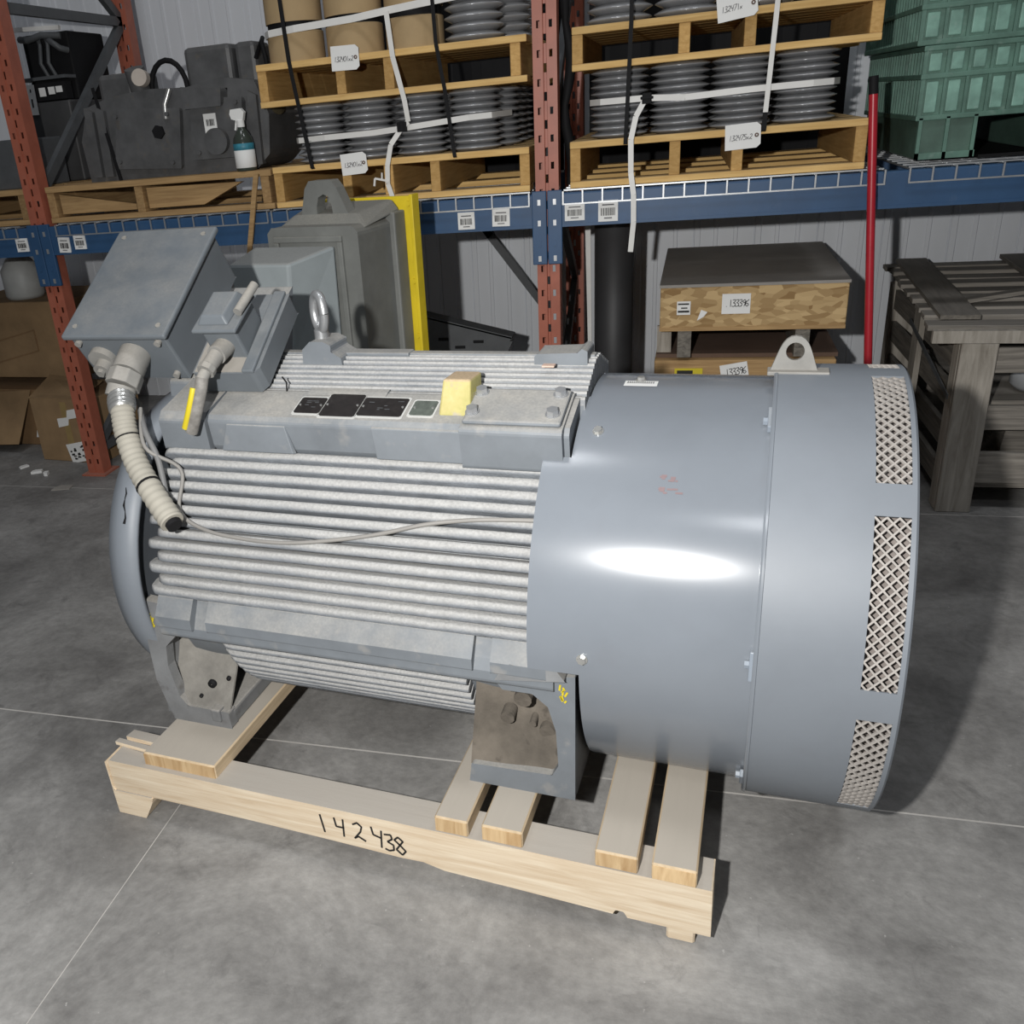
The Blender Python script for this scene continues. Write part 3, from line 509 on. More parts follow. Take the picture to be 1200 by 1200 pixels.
# spray bottle
sb_ = thing('spray_bottle', 'clear spray bottle with white trigger and blue label on the brown pallet', 'bottle', (-1.81, 3.912, zm))
put('bottle_body', MB().lathe([(0.0, 0), (0.040, 0.0), (0.044, 0.006), (0.044, 0.115), (0.040, 0.135), (0.026, 0.160), (0.016, 0.172), (0.016, 0.182), (0, 0.182)], 2, 24), mat('dark_liquid_plastic', (0.045, 0.055, 0.045), 0.2), sb_)
put('label', MB().lathe([(0.0445, 0.014), (0.0455, 0.015), (0.0455, 0.085), (0.0445, 0.086)], 2, 24), M_PAPER, sb_); put('label_band', MB().lathe([(0.0445, 0.086), (0.0456, 0.087), (0.0456, 0.112), (0.0445, 0.113)], 2, 24), mat('blue_green_print', (0.04, 0.22, 0.30), 0.5, var=0.3, scale=40), sb_)
put('trigger_head', MB().cyl((0, 0, 0.178), (0, 0, 0.205), 0.017, 16).prism([(-0.042, 0.232), (-0.036, 0.212), (-0.01, 0.203), (0.016, 0.203), (0.026, 0.236), (0.012, 0.252), (-0.036, 0.250)], 1, -0.011, 0.011).prism([(-0.020, 0.206), (-0.012, 0.206), (-0.022, 0.166), (-0.030, 0.168)], 1, -0.006, 0.006), M_PAPER, sb_, bevel=0.003)
# grey panel on the far-left pallet
tag(put('grey_sheet_box', MB().box(-3.62, -2.985, 3.95, 4.30, zm, zm+0.22), M_GREYB, bevel=0.006), 'grey sheet metal box at the left edge of the photo on a pallet', 'box')

# ------------------------------------------------------------------ green bins, red pole
def green_bin(x0, y0, z0, wx, dy, h, foot, label, nx=15, rowsz=(0.0, 0.45, 1.0)):
    b = thing('green_bin', label, 'bin', (x0, y0, z0), rad(0), 'green plastic bulk bins')
    z1 = foot
    put('bin_shell', MB().box(0.012, wx-0.012, 0.012, dy-0.012, z1, z1+h), M_GREEN, b, bevel=0.008)
    if foot:
        for fx in (0.012, wx/2-0.1, wx-0.202):
            f_ = put('foot', MB().box(fx, fx+0.19, 0.012, dy-0.012, 0, z1), M_GREEND, b, bevel=0.006)
            for k in range(3): put('foot_rib', MB().box(fx+k*0.087, fx+k*0.087+0.012, 0.0, 0.012, 0.0, z1), M_GREEN, f_)
            put('foot_rib', MB().box(fx, fx+0.19, 0.0, 0.012, 0.0, 0.022), M_GREEN, f_)
    bzs = [z1+h*r for r in rowsz]
    for z in bzs:
        put('rim_rib', MB().box(0, wx, 0, dy, z-0.009, z+0.009), M_GREEN, b, bevel=0.003)
    for k in range(nx+1):
        x = 0.006+(wx-0.024)*k/nx; put('upright_rib', MB().box(x, x+0.010, 0.002, 0.012, z1, z1+h), M_GREEN, b)
    ny = 22
    for k in range(ny+1):
        y = (dy-0.012)*k/ny; put('upright_rib', MB().box(0.002, 0.012, y+0.003, y+0.012, z1, z1+h), M_GREEN, b)
    for r in range(len(bzs)-1):
        for k in range(nx):
            xa = 0.006+(wx-0.024)*k/nx+0.016; xb = xa+(wx-0.024)/nx-0.030
            put('panel', MB().box(xa, xb, 0.006, 0.013, bzs[r]+0.016, bzs[r+1]-0.016), M_GREENP, b, bevel=0.004)
    return b
green_bin(0.815, 3.93, ZD+0.013, 1.05, 1.05, 0.225, 0.140, 'lower green ribbed plastic bin with feet at the right of the rack', rowsz=(0.0, 0.60, 1.0))
green_bin(0.79, 3.93, ZD+0.013+0.140+0.225+0.010, 1.08, 1.05, 0.30, 0.0, 'upper green ribbed plastic bin cut by the top edge of the photo', rowsz=(0.03, 0.40, 0.95))
tag(put('black_skid', MB().box(0.90, 1.9, 4.03, 4.9, ZD, ZD+0.012).box(1.05, 1.30, 4.0, 4.05, ZD+0.0, ZD+0.012), M_BLACK), 'black plate lying under the green bins on the wire deck', 'plate')
rp = thing('red_pole', 'red metal pole with black tip leaning upright against the right rack bay', 'pole', (0.768, 3.70, 0))
put('pole_shaft', MB().cyl((0, 0, 0), (-0.125, 0.085, 1.53), 0.0145, 14), M_RED, rp); put('pole_tip', MB().cyl((-0.125, 0.085, 1.53), (-0.130, 0.088, 1.588), 0.0155, 14), M_BLACK, rp)

# ------------------------------------------------------------------ under the rack: crates, roll, channel, cartons
cr = thing('crate', 'upper strand-board crate with grey top and 133396 tag', 'crate', (-0.048, 4.0, 0.672), rad(-1.2), 'crates below the right bay')
put('crate_body', MB().box(0, 0.718, 0.0, 1.02, 0.0, 0.178), M_OSB, cr, bevel=0.003, segs=1); put('crate_lid', MB().box(-0.004, 0.722, -0.004, 1.02, 0.178, 0.190), M_CRTOP, cr)
put('bottom_frame', MB().box(0.0, 0.718, -0.003, 0.0, -0.004, 0.012), W_OLD, cr)
for x in (0.075, 0.535): put('crate_foot', MB().box(x, x+0.055, 0.0, 1.0, -0.118, 0.0), W_GREYY, cr)
p = put('paper_tag', MB().box(0.245, 0.355, -0.008, -0.005, 0.066, 0.148), M_PAPER, cr); q = MB(); strokes(q, '.133396', (0.256, -0.008, 0.096), (1, 0, 0), (0, 0, 1), (0, -1, 0), 0.028, 0.0026, adv=0.46, shear=0.12); put('handwriting', q, M_INK, p)
p = put('small_label', MB().box(0.068, 0.122, -0.008, -0.005, 0.066, 0.122), M_PAPER, cr); put('print_line', MB().box(0.072, 0.116, -0.0095, -0.008, 0.108, 0.114).box(0.085, 0.110, -0.0095, -0.008, 0.092, 0.097).box(0.072, 0.118, -0.0095, -0.008, 0.076, 0.084), M_INK, p)
put('torn_paper', MB().prism([(0.15, 0.04), (0.165, 0.085), (0.19, 0.075), (0.175, 0.055)], 1, -0.007, -0.005), M_PAPER, cr)
c2 = thing('crate', 'lower brown crate with yellow label under the strand-board crate', 'crate', (-0.065, 4.02, 0.0), rad(-1.2), 'crates below the right bay')
put('crate_body', MB().box(0, 0.72, 0.0, 1.02, 0.03, 0.535), W_OLD, c2, bevel=0.004, segs=1); put('inner_block', MB().box(0.006, 0.73, 0.05, 1.02, 0.535, 0.552), M_CRSIDE, c2)
put('back_board', MB().box(0.0, 0.70, 0.14, 0.16, 0.552, 0.66) if False else MB().box(0.005, 0.065, 0.08, 0.10, 0.552, 0.668), W_GREYZ, c2)
put('yellow_label', MB().box(0.085, 0.20, -0.006, -0.004, 0.452, 0.502), M_TAPE, c2); put('label_print', MB().box(0.095, 0.160, -0.0075, -0.006, 0.478, 0.493), M_INK, c2)
p = put('paper_tag', MB(Matrix.Translation((0.33, 0, 0.475)) @ Matrix.Rotation(-0.18, 4, 'Y')).box(-0.055, 0.055, -0.008, -0.005, -0.045, 0.048), M_PAPER, c2)
q = MB(Matrix.Translation((0.33, 0, 0.475)) @ Matrix.Rotation(-0.18, 4, 'Y')); strokes(q, '133396', (-0.038, -0.008, -0.002), (1, 0, 0), (0, 0, 1), (0, -1, 0), 0.030, 0.0026, adv=0.46, shear=0.12); put('handwriting', q, M_INK, p)
put('small_label', MB().box(0.0, 0.052, -0.006, -0.004, 0.446, 0.478), M_PAPER, c2)
for x in (0.04, 0.62): put('skid_runner', MB().box(x, x+0.06, 0.0, 1.0, 0.0, 0.03), W_OLDY, c2)
tag(put('black_roll', MB().lathe([(0.0, 0), (0.086, 0.0), (0.088, 0.003), (0.088, 1.12), (0.080, 1.123), (0.0, 1.123)], 2, 28, c=(-0.262, 4.38, 0)), mat('dark_rubber_sheet', (0.035, 0.035, 0.037), 0.55, var=0.15)), 'tall dark roll standing between the middle upright and the crates', 'roll')
tag(put('white_strip', MB().hexa([(-0.372, 4.42, 0.0), (-0.360, 4.42, 0.0), (-0.360, 4.43, 0.0), (-0.372, 4.43, 0.0), (-0.397, 4.42, 1.12), (-0.372, 4.42, 1.12), (-0.372, 4.43, 1.12), (-0.397, 4.43, 1.12)]), M_STRAPW), 'thin white strip standing left of the tall dark roll', 'strip')
ch = thing('steel_channel', 'dark steel channel plate with slots leaning under the left bay', 'steel plate', (-1.12, 4.2, 0))
put('web', MB().prism([(-0.06, 0.0), (0.44, 0.0), (0.37, 0.53), (0.405, 0.607), (-0.03, 0.722), (-0.06, 0.55)], 1, 0.0, 0.012), M_GREYB, ch)
put('flange', MB().hexa([(-0.03, 0.0, 0.715), (0.405, 0.0, 0.600), (0.405, 0.10, 0.600), (-0.03, 0.10, 0.715), (-0.03, 0.0, 0.727), (0.405, 0.0, 0.612), (0.405, 0.10, 0.612), (-0.03, 0.10, 0.727)]), M_GREYB, ch)
put('end_rib', MB().prism([(0.34, 0.50), (0.40, 0.60), (0.415, 0.60), (0.36, 0.49)], 1, -0.04, 0.0), M_GREYB, ch)
for x, z in ((0.05, 0.60), (0.13, 0.56), (0.22, 0.585), (0.09, 0.52)): put('slot', MB().box(x, x+0.05, -0.002, 0.0, z, z+0.014), M_BLACK, ch)

# cartons at the left
def carton(x, y, z, a, b, h, rz, label, m, extra=None):
    c = thing('carton', label, 'carton', (x, y, z), rz, 'old cartons at the left')
    put('carton_body', MB().box(0, a, 0, b, 0, h), m, c, bevel=0.004, segs=1)
    if extra: extra(c)
    return c
def ex1(c):
    put('tape', MB().box(0.21, 0.25, -0.002, 0.0, 0.02, 0.345), mat('clear_brown_tape', (0.34, 0.24, 0.10), 0.35), c)
    put('torn_label', MB().prism([(0.17, 0.20), (0.24, 0.215), (0.25, 0.25), (0.33, 0.265), (0.33, 0.315), (0.25, 0.30), (0.24, 0.26), (0.17, 0.25)], 1, -0.003, 0.0), M_PAPER, c)
    p = put('printed_label', MB(Matrix.Translation((0.27, 0, 0.055)) @ Matrix.Rotation(-0.2, 4, 'Y')).box(-0.07, 0.07, -0.004, -0.001, -0.05, 0.06), M_PAPER, c, label='black and white printed label')
    q = MB(Matrix.Translation((0.27, 0, 0.055)) @ Matrix.Rotation(-0.2, 4, 'Y')); rn = random.Random(4)
    for i in range(16): xx = rn.uniform(-0.06, 0.04); zz = rn.uniform(-0.042, 0.045); q.box(xx, xx+rn.uniform(.008, .022), -0.0055, -0.004, zz, zz+rn.uniform(.006, .012))
    put('print_block', q, M_INK, p)
    put('top_flap', MB().hexa([(0.0, 0.0, 0.36), (0.36, 0.0, 0.36), (0.34, 0.22, 0.40), (-0.02, 0.22, 0.43), (0.0, 0.0, 0.365), (0.36, 0.0, 0.365), (0.34, 0.22, 0.405), (-0.02, 0.22, 0.435)]), M_CARTON2, c)
carton(-3.38, 4.06, 0, 0.42, 0.4, 0.36, rad(-6), 'brown taped carton with a printed label beside the left upright', M_CARTON2, ex1)
def ex2(c):
    put('front_flap', MB().hexa([(0.02, -0.01, 0.30), (0.64, -0.01, 0.34), (0.60, -0.16, 0.06), (-0.02, -0.14, 0.02), (0.02, -0.004, 0.303), (0.64, -0.004, 0.343), (0.60, -0.154, 0.063), (-0.02, -0.134, 0.023)]), M_CARTON2, c)
    put('torn_paper', MB().prism([(0.62, 0.06), (0.70, 0.06), (0.66, 0.17)], 1, -0.03, -0.028), M_PAPER, c)
carton(-4.18, 4.34, 0, 0.68, 0.5, 0.34, rad(-4), 'crushed open carton with a flap folded out, left edge of the photo', M_CARTON, ex2)
def ex3(c):
    put('printed_frame', MB().bar((0.10, -0.002, 0.06), (0.55, -0.002, 0.16), 0.004, 0.008, (0, 0, 1)).bar((0.10, -0.002, 0.18), (0.55, -0.002, 0.28), 0.004, 0.008, (0, 0, 1)).bar((0.55, -0.002, 0.16), (0.55, -0.002, 0.28), 0.008, 0.004, (0, 1, 0)), M_CARTON, c)
carton(-4.05, 4.42, 0.385, 0.82, 0.5, 0.44, rad(-3), 'large brown carton stacked on top of the crushed cartons', M_CARTON2, ex3)
tag(put('grey_jug', MB().lathe([(0.0, 0), (0.10, 0.0), (0.11, 0.02), (0.11, 0.16), (0.07, 0.22), (0.03, 0.25), (0.0, 0.25)], 2, 20, c=(-3.62, 4.55, 0.826)), mat('milky_plastic', (0.42, 0.43, 0.42), 0.5)), 'milky plastic jug on top of the large brown carton', 'jug')
for i, (x, y, a) in enumerate(((-2.98, 3.66, 0.3), (-3.42, 3.93, 1.2), (-3.28, 3.86, 0.5), (-3.20, 3.83, 2.0))):
    R = Matrix.Translation((x, y, 0)) @ Matrix.Rotation(a, 4, 'Z'); s = (0.05, 0.028, 0.03, 0.022)[i]
    tag(put('paper_scrap', MB(R).prism([(-s, -s*0.5), (s*0.9, -s*0.6), (s, s*0.4), (-s*0.2, s*0.65), (-s*0.8, s*0.3)], 2, 0.001, 0.006+0.004*i), M_PAPER if i else mat('dusty_paper', (0.33, 0.31, 0.28), 0.9)), ('dusty flat scrap on the floor in front of the left upright', 'small white scrap on the floor left of the printed carton', 'pale paper scrap in front of the taped carton', 'tiny pale scrap nearest the left upright by the carton')[i], 'scrap', 'floor scraps')
tag(put('wooden_strip', MB().hexa([(-2.06, 3.70, 0), (-2.035, 3.70, 0), (-2.035, 3.712, 0), (-2.06, 3.712, 0), (-1.744, 3.825, 1.43), (-1.722, 3.825, 1.43), (-1.722, 3.835, 1.43), (-1.744, 3.835, 1.43)]), W_OLD), 'thin wooden strip leaning against the rack behind the grey terminal box', 'wood strip')

# ------------------------------------------------------------------ slatted grey crate at the right
gc = thing('slatted_crate', 'weathered grey slatted wooden crate at the right below the green bins', 'crate', (1.02, 3.70, 0))
Lx, Ly, Hz = 0.82, 1.28, 0.66
for x, y in ((0, 0), (Lx-0.1, 0), (0, Ly-0.1), (Lx-0.1, Ly-0.1)):
    put('corner_post', MB().box(x-0.004, x+0.115, y-0.003, y+0.022, 0.0, Hz+0.02).box(x-0.005, x+0.026, y+0.0225, y+0.1, 0.0, Hz), W_GREYZ, gc, bevel=0.003, segs=1)
put('side_post', MB().box(-0.022, 0.0, 0.55, 0.65, 0.12, Hz+0.04), W_GREYZ, gc); 
for z0, z1 in ((0.55, 0.645), (0.33, 0.425), (0.115, 0.24)):
    put('front_slat', MB().box(0.1, Lx, 0.022, 0.044, z0, z1), W_GREY, gc, bevel=0.002, segs=1); put('back_slat', MB().box(0.0, Lx, Ly-0.044, Ly-0.022, z0, z1), W_GREY, gc)
for z0, z1 in ((0.55, 0.64), (0.40, 0.49), (0.24, 0.33), (0.08, 0.17)): put('side_slat', MB().box(0.003, 0.022, 0.024, Ly-0.02, z0, z1), W_GREYY, gc); put('side_slat', MB().box(Lx-0.022, Lx, 0.02, Ly-0.02, z0, z1), W_GREYY, gc)
put('crate_floor', MB().box(0.02, Lx-0.02, 0.045, Ly-0.045, 0.09, 0.115), W_GREY, gc)
put('iron_band', MB().bar((-0.026, -0.006, 0.47), (-0.026, Ly*0.55, 0.60), 0.004, 0.02, (0, 0, 1)), M_GREYB, gc)
tp = thing('loose_pallet', 'loose grey pallet top lying on the slatted crate', 'pallet', (0.93, 3.70, 0.692), rad(-4), 'slatted crate and its loose top')
for i in range(9):
    y = 0.02+i*0.155; put('top_slat', MB(Matrix.Rotation(0.02*((i*7) % 3-1), 4, 'Z')).box(-0.03+0.01*(i % 3), 0.85, y, y+0.095, 0.02+0.004*(i % 2), 0.040+0.004*(i % 2)), W_GREY, tp, bevel=0.002, segs=1)
put('lifted_slat', MB().hexa([(0.15, 0.35, 0.05), (0.36, 0.35, 0.085), (0.36, 0.40, 0.085), (0.15, 0.40, 0.05), (0.15, 0.35, 0.065), (0.36, 0.35, 0.10), (0.36, 0.40, 0.10), (0.15, 0.40, 0.065)]).hexa([(0.36, 0.35, 0.085), (0.80, 0.32, 0.05), (0.80, 0.37, 0.05), (0.36, 0.40, 0.085), (0.36, 0.35, 0.10), (0.80, 0.32, 0.065), (0.80, 0.37, 0.065), (0.36, 0.40, 0.10)]), W_GREY, tp)
put('cross_board', MB().box(0.0, 0.13, 0.0, 1.38, 0.0, 0.02), W_GREYY, tp); put('cross_board', MB().box(0.70, 0.83, 0.0, 1.38, 0.0, 0.02), W_GREYY, tp)
put('upper_board', MB().box(0.46, 0.60, -0.02, 1.40, 0.044, 0.064), W_GREYY, tp, bevel=0.002, segs=1); put('upper_board', MB().box(0.02, 0.15, 0.1, 1.38, 0.044, 0.060), W_GREYY, tp)
put('front_lath', MB().bar((-0.02, -0.03, 0.012), (0.85, -0.03, 0.012), 0.03, 0.045), W_GREYZ, tp)
for i, (x, y, z, r, h, l) in enumerate(((1.37, 3.95, 0.425, 0.10, 0.09, 'pale round roll seen between the upper slats of the grey crate'), (1.50, 4.0, 0.117, 0.09, 0.10, 'yellowish round roll seen between the lower slats of the grey crate'))):
    tag(put('round_roll', MB().lathe([(0, 0), (r*0.8, 0), (r, h*0.25), (r, h*0.75), (r*0.8, h), (r*0.3, h), (0, h*0.9)], 2, 24, c=(x, y, z)), (mat('grey_white_roll', (0.36, 0.37, 0.38), 0.6), mat('ochre_roll', (0.34, 0.28, 0.18), 0.7))[i]), l, 'roll', 'rolls inside the slatted crate')
tag(put('shelf_board', MB().box(1.06, 1.80, 3.80, 4.6, 0.405, 0.422), W_GREY), 'grey inner shelf board inside the slatted crate', 'board')
tag(put('wood_block', MB().prism([(1.24, 0.116), (1.38, 0.116), (1.34, 0.30), (1.26, 0.30)], 1, 3.86, 4.05), W_GREY), 'brownish wooden wedge standing inside the slatted crate', 'wood block')

# ------------------------------------------------------------------ grey machine with yellow plate behind the motor
g2 = thing('grey_gear_housing', 'tall grey cast housing with lifting lug on a yellow plate behind the motor', 'machine', (-1.185, 3.0, 0), rad(-13))
put('housing', MB().prism([(-0.185, 0.0), (0.185, 0.0), (0.185, 1.265), (0.165, 1.285), (-0.165, 1.285), (-0.185, 1.265)], 1, 0.0, 0.22), M_GMOT, g2, bevel=0.012)
put('shoulder', MB().hexa([(-0.185, 0.05, 1.27), (0.185, 0.05, 1.27), (0.20, 0.28, 1.30), (-0.20, 0.28, 1.30), (-0.13, 0.10, 1.315), (0.13, 0.10, 1.315), (0.17, 0.28, 1.34), (-0.17, 0.28, 1.34)]), M_GMOT, g2, bevel=0.01)
put('rear_body', MB().box(-0.185, 0.205, 0.22, 0.30, 0.0, 1.30), M_GMOT, g2, bevel=0.006)
q = MB(); q.box(-0.155, 0.125, -0.012, 0.0, 1.235, 1.255).box(0.105, 0.125, -0.012, 0.0, 0.3, 1.235).box(-0.155, -0.135, -0.012, 0.0, 0.3, 1.235); put('front_frame', q, M_GMOT, g2, bevel=0.003)
put('front_boss', MB().hexa([(-0.19, -0.20, 0.90), (0.01, -0.20, 0.90), (0.09, -0.012, 0.86), (-0.20, -0.012, 0.86), (-0.215, -0.20, 1.195), (0.035, -0.20, 1.195), (0.10, -0.012, 1.225), (-0.24, -0.012, 1.225)]), M_GBOSS, g2, bevel=0.010, label='pale grey front boss')
put('lifting_lug', MB().prism([(-0.105, 1.29), (-0.075, 1.40), (-0.055, 1.425), (0.035, 1.425), (0.055, 1.40), (0.105, 1.29), (0.035, 1.29), (0.030, 1.34), (0.022, 1.37), (0.0, 1.38), (-0.022, 1.37), (-0.032, 1.34), (-0.035, 1.29)], 1, 0.10, 0.15), M_GMOT, g2, bevel=0.006)
put('lug_shackle', MB().tube([(-0.005+0.03*math.cos(a), 0.19, 1.345+0.03*math.sin(a)) for a in [i*pi/8 for i in range(9)]], 0.010, 8), M_GMOT, g2)
yp = put('yellow_plate', MB().box(-0.205, 0.235, 0.30, 0.318, 0.0, 1.345), M_YELLOW, g2, bevel=0.003)
put('plate_flange', MB().box(0.232, 0.245, 0.285, 0.335, 0.0, 1.350).box(-0.215, -0.203, 0.285, 0.335, 0.0, 1.350).box(-0.205, -0.165, 0.270, 0.30, 1.29, 1.345), M_YELLOW, yp, bevel=0.002)
for z in (1.32, 1.05, 0.85): put('bolt', MB().hexbolt((0.222, 0.30, z), (0, -1, 0), 0.010, 0.008), M_YELLOW, yp)

# ------------------------------------------------------------------ timber skid under the motor
SK = thing('timber_skid', 'pale pine skid marked 142438 under the big motor', 'skid', (-1.34, 1.561, 0), math.atan2(-0.135, 1.425))
SL, SD = 1.462, 0.98
q = MB().prism([(0.0, 0.165), (SL, 0.158), (SL+0.002, 0.036), (1.30, 0.036), (1.292, 0.050), (1.275, 0.050), (1.27, 0.038), (1.05, 0.046), (0.90, 0.050), (0.85, 0.062), (0.80, 0.060), (0.60, 0.066), (0.40, 0.070), (0.10, 0.072), (0.0, 0.072)], 1, 0.0, 0.088)
rl = put('rail', q, W_SKID, SK, bevel=0.003, segs=1)
q = MB(); strokes(q, '142', (0.590, 0.0, 0.088), (1, 0, 0.005), (0, 0, 1), (0, -1, 0), 0.050, 0.0042, adv=0.92, shear=-0.05, drop=-0.02)
strokes(q, 'Y', (0.726, 0.0, 0.079), (1, 0, 0), (0, 0, 1), (0, -1, 0), 0.055, 0.0042); strokes(q, '3', (0.757, 0.0, 0.074), (1, 0, 0), (0, 0, 1), (0, -1, 0), 0.048, 0.0042); strokes(q, '8', (0.786, 0.0, 0.070), (1, 0, 0), (0, 0, 1), (0, -1, 0), 0.050, 0.0042, shear=-0.15)
put('marker_number', q, M_INK, rl, label='handwritten black number 142438')
put('rail', MB().box(0.0, SL, SD-0.088, SD, 0.05, 0.16), W_SKID, SK, bevel=0.003, segs=1)
for yb in (0.0, SD-0.088):
    put('block', MB().prism([(-0.008, 0.165), (0.0, 0.0), (0.085, 0.0), (0.115, 0.055), (0.12, 0.072), (0.0, 0.072)], 1, yb-0.004, yb+0.085), W_SKID, SK, bevel=0.004, segs=1)
    put('block', MB().box(1.378, 1.434, yb+0.004, yb+0.08, 0.0, 0.036), W_SKID, SK, bevel=0.004, segs=1)
put('splinter', MB().bar((0.0, 0.10, 0.170), (0.11, 0.085, 0.180), 0.030, 0.012), W_SKID, SK); put('splinter', MB().bar((-0.02, 0.07, 0.168), (0.10, 0.055, 0.174), 0.016, 0.010), W_SKID, SK)
def sboard(x0, x1, y0, lean, z1=0.2, m=W_SKIDB, y1=SD):
    e = 0.0; q = MB().hexa([(x0, y0, 0.160), (x1, y0, 0.158), (x1+lean, y1, 0.160), (x0+lean, y1, 0.160), (x0, y0, z1), (x1, y0, z1), (x1+lean, y1, z1), (x0+lean, y1, z1)])
    b = put('board', q, m, SK, bevel=0.0035, segs=1)
    put('end_grain', MB().box(x0+0.002, x1-0.002, y0-0.0012, y0+0.0005, 0.162, z1-0.004), W_END, b)
sboard(0.105, 0.315, 0.016, 0.02); sboard(0.884, 0.960, 0.004, 0.01); sboard(0.990, 1.080, 0.006, 0.01); sboard(1.232, 1.318, 0.002, -0.005); sboard(1.345, 1.432, -0.002, -0.005)

# ------------------------------------------------------------------ the big motor
MT = rad(-5.5); HA = 0.3753
MO = thing('electric_motor', 'huge grey finned electric motor with smooth fan shroud lying on the timber skid', 'electric motor', (0, 1.9956, 0.2), MT)
AX = Matrix.Translation((0, 0, HA))
def mb(): return MB(AX)
def pol(s, th, R): th = rad(th); return Vector((s, -R*math.cos(th), R*math.sin(th)))
R1, R2, S0, S1, S2 = 0.4499, 0.4767, -0.217, 0.2115, 0.4547
put('frame_body', mb().lathe([(0.05, -1.15), (0.36, -1.15), (0.376, -1.14), (0.376, -0.12), (0.30, -0.10), (0.05, -0.10)], 0, 72, sharp=True), M_CAST, MO)
# side fins
def finmesh(s0, s1, r0_, r1_, w0, w1, ends=True):
    q = mb(); hw_, rc = w1/2, w1*0.36
    prof = [(r1_-rc+rc*math.sin(t_), -hw_+rc-rc*math.cos(t_)) for t_ in (0, pi/6, pi/3, pi/2)]+[(r1_+0.0006, 0.0)]+[(r1_-rc+rc*math.cos(t_), hw_-rc+rc*math.sin(t_)) for t_ in (0, pi/6, pi/3, pi/2)]
    prof = [(r0_, -w0/2)]+prof+[(r0_, w0/2)]
    pts = lambda s, sh: [Vector((s, -(r0_+(r-r0_)*sh), t)) for r, t in prof]
    st = [(s0, 0.25), (s0+0.006, 0.72), (s0+0.022, 0.96), (s0+0.04, 1.0), (s1-0.004, 1.0), (s1, 0.97)]
    n = len(prof); vs = []
    for s, sh in st: vs += pts(s, sh)
    fs = [(j*n+k, j*n+(k+1) % n, (j+1)*n+(k+1) % n, (j+1)*n+k) for j in range(len(st)-1) for k in range(n-1)]
    q.add(vs, fs, True); q.add(pts(*st[0])+pts(*st[-1]), [tuple(range(n)), tuple(range(n, 2*n))])
    return q
FINA = [me_of(MB().add([AX.inverted() @ p for p in finmesh(-1.172+o_, S0+0.03, 0.370, 0.420, 0.0262, 0.0222).v], finmesh(0, 1, .3, .4, .01, .01).f, True), 'fin') for o_ in (0.0, 0.026)]
def fin(th, me_, m=M_FIN):
    o = put('fin', me_, m, MO, loc=(0, 0, HA)); o.rotation_euler = (rad(-th), 0, 0); return o
NF = 13
for k in range(NF):
    th = 52.0-k*(52.0-2.6)/(NF-1)
    fin(th, FINA[k % 2]); fin(180-th, FINA[k % 2])
# lower fins (hang below the ledge)
FINB = me_of(MB().add([AX.inverted() @ p for p in finmesh(-1.02, -0.375, 0.370, 0.408, 0.019, 0.0150).v], finmesh(0, 1, .3, .4, .01, .01).f, True), 'fin')
for k in range(34):
    th = -16.0-k*(148.0/33); fin(th, FINB)
# upper fins: upright plates under the crown
def crown(v): return 0.452+0.050*min(1.0, max(0.0, (v+0.140)/0.125)) if v < 0.04 else 0.502-0.050*min(1.0, (v-0.04)/0.115)
for k in range(17):
    v = -0.138+k*0.0180; h = crown(v); a0 = -0.935 if k < 2 else -0.965; z0 = math.sqrt(0.376**2-v*v)-0.02
    q = mb(); q.prism([(v-0.0070, z0), (v+0.0070, z0), (v+0.0060, h-0.005), (v+0.003, h), (v-0.003, h), (v-0.0060, h-0.005)], 0, a0-0.16, -0.155)
    put('fin', q, M_FIN, MO)
put('crown_core', mb().prism([(-0.146, 0.34)]+[(-0.146+0.02*k, crown(-0.146+0.02*k)-0.016) for k in range(16)]+[(0.154, 0.34)], 0, -1.09, -0.158), M_CAST, MO)
put('crown_rail', mb().box(-1.13, -0.16, 0.005, 0.035, 0.46, 0.506).box(-0.78, -0.60, -0.004, 0.04, 0.49, 0.5085), M_CAST, MO, bevel=0.004)
put('lifting_pad', mb().prism([(-0.288, 0.46), (-0.17, 0.46), (-0.17, 0.523), (-0.182, 0.529), (-0.192, 0.520), (-0.282, 0.517), (-0.288, 0.510)], 1, -0.035, 0.045), M_CAST, MO, bevel=0.004)
put('patch', mb().box(-0.262, -0.235, -0.075, -0.055, 0.498, 0.5015), mat('red_spot', (0.62, 0.45, 0.36), 0.7), MO)
# lifting eye
put('eye_bolt_seat', mb().prism([(-0.865, 0.46), (-0.755, 0.46), (-0.76, 0.505), (-0.785, 0.520), (-0.785, 0.535), (-0.805, 0.545), (-0.84, 0.545), (-0.862, 0.525)], 1, -0.045, 0.05), M_CAST, MO, bevel=0.006)
ey = put('eye_bolt', mb().cyl((-0.827, 0, 0.53), (-0.827, 0, 0.565), 0.018, 16).tube([(-0.827+0.022*math.cos(a), -0.018*math.cos(a), 0.607+0.043*math.sin(a)) for a in [2*pi*i/28 for i in range(29)]], 0.0115, 12, caps=False), M_GALV, MO, label='dull steel lifting eye bolt')
